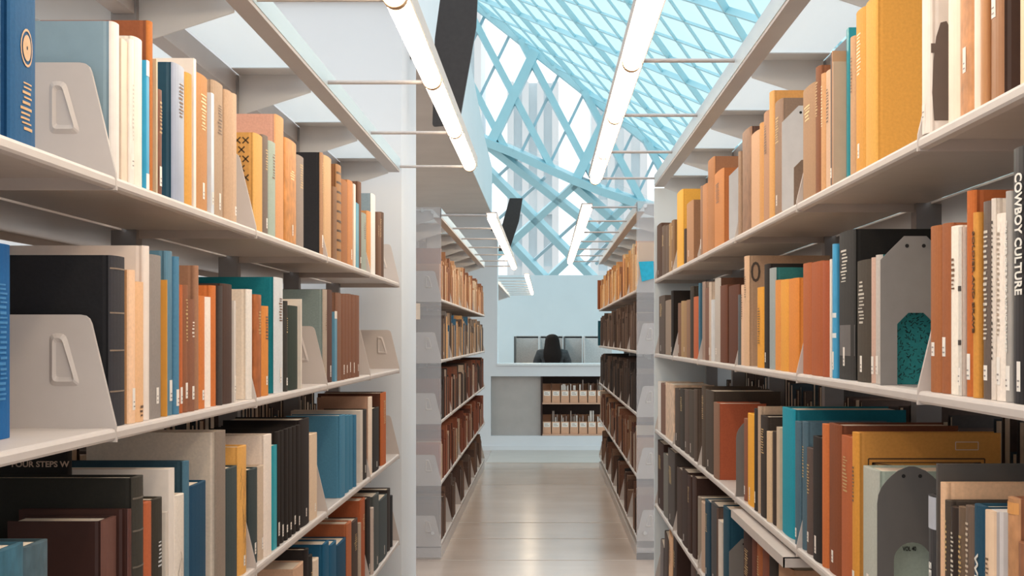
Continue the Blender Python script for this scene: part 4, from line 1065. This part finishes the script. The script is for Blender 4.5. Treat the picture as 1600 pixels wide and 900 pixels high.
for s in (-1, 1):
    b0 = len(V)
    V += [(s * .165, 0, .93), (s * .22, .04, .79), (s * .215, .12, .745), (s * .15, .27, .755), (s * .14, .335, .752)]
    E += [(3, b0)] + [(b0 + i, b0 + i + 1) for i in range(4)]
    R += [(.058, .06), (.047, .047), (.042, .042), (.030, .030), (.034, .018)]
    hnd = b0 + 4
    for k, (dx, ln) in enumerate(((-.027, .062), (-.009, .074), (.009, .070), (.026, .055))):
        f0 = len(V); bx0 = s * .14 + dx
        V += [(bx0, .36, .757), (bx0 + dx * .2, .36 + ln * .6, .755), (bx0 + dx * .25, .36 + ln, .742)]
        E += [(hnd, f0), (f0, f0 + 1), (f0 + 1, f0 + 2)]; R += [.009, .008, .007]
    f0 = len(V); V += [(s * .14 - s * .036, .335, .75), (s * .14 - s * .05, .365, .748)]; E += [(hnd, f0), (f0, f0 + 1)]; R += [.010, .008]
    l0 = len(V)
    V += [(s * .09, .06, .50), (s * .11, .44, .50), (s * .11, .45, .10), (s * .11, .47, .045), (s * .115, .60, .03)]
    E += [(0, l0)] + [(l0 + i, l0 + i + 1) for i in range(4)]
    R += [(.085, .085), (.062, .062), (.042, .042), (.038, .04), (.036, .025)]
skin('body', V, E, R, SKINM, pr)
jv = [(0, 0, .56), (0, 0, .66), (0, -.01, .84), (0, 0, .955), (0, .01, 1.005)]
je = [(0, 1), (1, 2), (2, 3), (3, 4)]; jr = [(.165, .125), (.155, .118), (.192, .128), (.150, .100), (.090, .082)]
for s in (-1, 1):
    b0 = len(jv); jv += [(s * .168, 0, .935), (s * .226, .04, .79), (s * .22, .12, .748), (s * .155, .265, .757)]
    je += [(3, b0)] + [(b0 + i, b0 + i + 1) for i in range(3)]; jr += [(.088, .085), (.068, .066), (.053, .053), (.042, .042)]
skin('jacket', jv, je, jr, JACK, pr)
tv, te, tr = [(0, 0, .51)], [], [(.165, .12)]
for s in (-1, 1):
    b0 = len(tv); tv += [(s * .09, .06, .505), (s * .11, .44, .50), (s * .11, .45, .11)]; te += [(0, b0), (b0, b0 + 1), (b0 + 1, b0 + 2)]; tr += [(.095, .095), (.072, .072), (.055, .055)]
skin('trousers', tv, te, tr, JEAN, pr)
# hair: a cap over the crown with a long fall over the back, lofted from oval rings
def loft(name, rings, m, parent, n=24):
    bm = bmesh.new(); prev_ = None
    for (z, cy, rx, ry) in rings:
        cur = []
        for i in range(n):
            a = 2 * math.pi * i / n
            wob = 1 + .03 * math.sin(7 * a + z * 9)
            cur.append(bm.verts.new((rx * wob * math.cos(a), cy + ry * wob * math.sin(a), z)))
        if prev_:
            for i in range(n): bm.faces.new((prev_[i], prev_[(i + 1) % n], cur[(i + 1) % n], cur[i]))
        else: bm.faces.new(cur[::-1])
        prev_ = cur
    bm.faces.new(prev_)
    return new_obj(name, bm, m, parent, smooth=True)
loft('hair', [(.76, -.140, .06, .016), (.82, -.142, .105, .028), (.90, -.130, .128, .042), (.97, -.095, .128, .062), (1.03, -.055, .118, .080), (1.08, -.030, .110, .088), (1.13, -.012, .103, .096), (1.17, .0, .094, .094), (1.20, .010, .074, .078), (1.218, .015, .045, .05), (1.224, .018, .012, .014)], HAIRM, pr)
bm = bmesh.new()                                                     # face: eyes, nose, mouth, ears look towards the desk (+y)
for s in (-1, 1):
    bmesh.ops.create_uvsphere(bm, u_segments=10, v_segments=8, radius=.012, matrix=Matrix.Translation((s * .03, .112, 1.145)))
new_obj('eyes', bm, mat('eye_white', 'e8e4e0', .3), pr, smooth=True)
bm = bmesh.new(); bmesh.ops.create_uvsphere(bm, u_segments=10, v_segments=8, radius=.013, matrix=Matrix.Translation((0, .122, 1.115)) @ Matrix.Diagonal((.8, 1, 1.6, 1))); new_obj('nose', bm, SKINM, pr, smooth=True)
bm = bmesh.new(); bmesh.ops.create_uvsphere(bm, u_segments=10, v_segments=8, radius=.02, matrix=Matrix.Translation((0, .108, 1.075)) @ Matrix.Diagonal((1, .4, .35, 1))); new_obj('mouth', bm, mat('lips', '9a5a52', .5), pr, smooth=True)
r = empty('chair', (PX, PY, 0), 0, 'dark chair under the seated reader', 'chair')
bm = bmesh.new(); box(bm, -.22, .22, -.2, .24, .385, .415); bmesh.ops.bevel(bm, geom=bm.edges[:], offset=.01, segments=2, affect='EDGES'); new_obj('seat', bm, DARK, r)
bm = bmesh.new(); box(bm, -.2, .2, -.24, -.215, .50, .72); bmesh.ops.bevel(bm, geom=bm.edges[:], offset=.01, segments=2, affect='EDGES'); new_obj('backrest', bm, DARK, r)
for sx in (-1, 1):
    for y_ in (-.19, .22):
        bm = bmesh.new(); tube(bm, (sx * .19, y_, 0), (sx * .19, y_ - (.03 if y_ < 0 else 0), .40 if y_ > 0 else .70), .012); new_obj('leg', bm, POST, r)
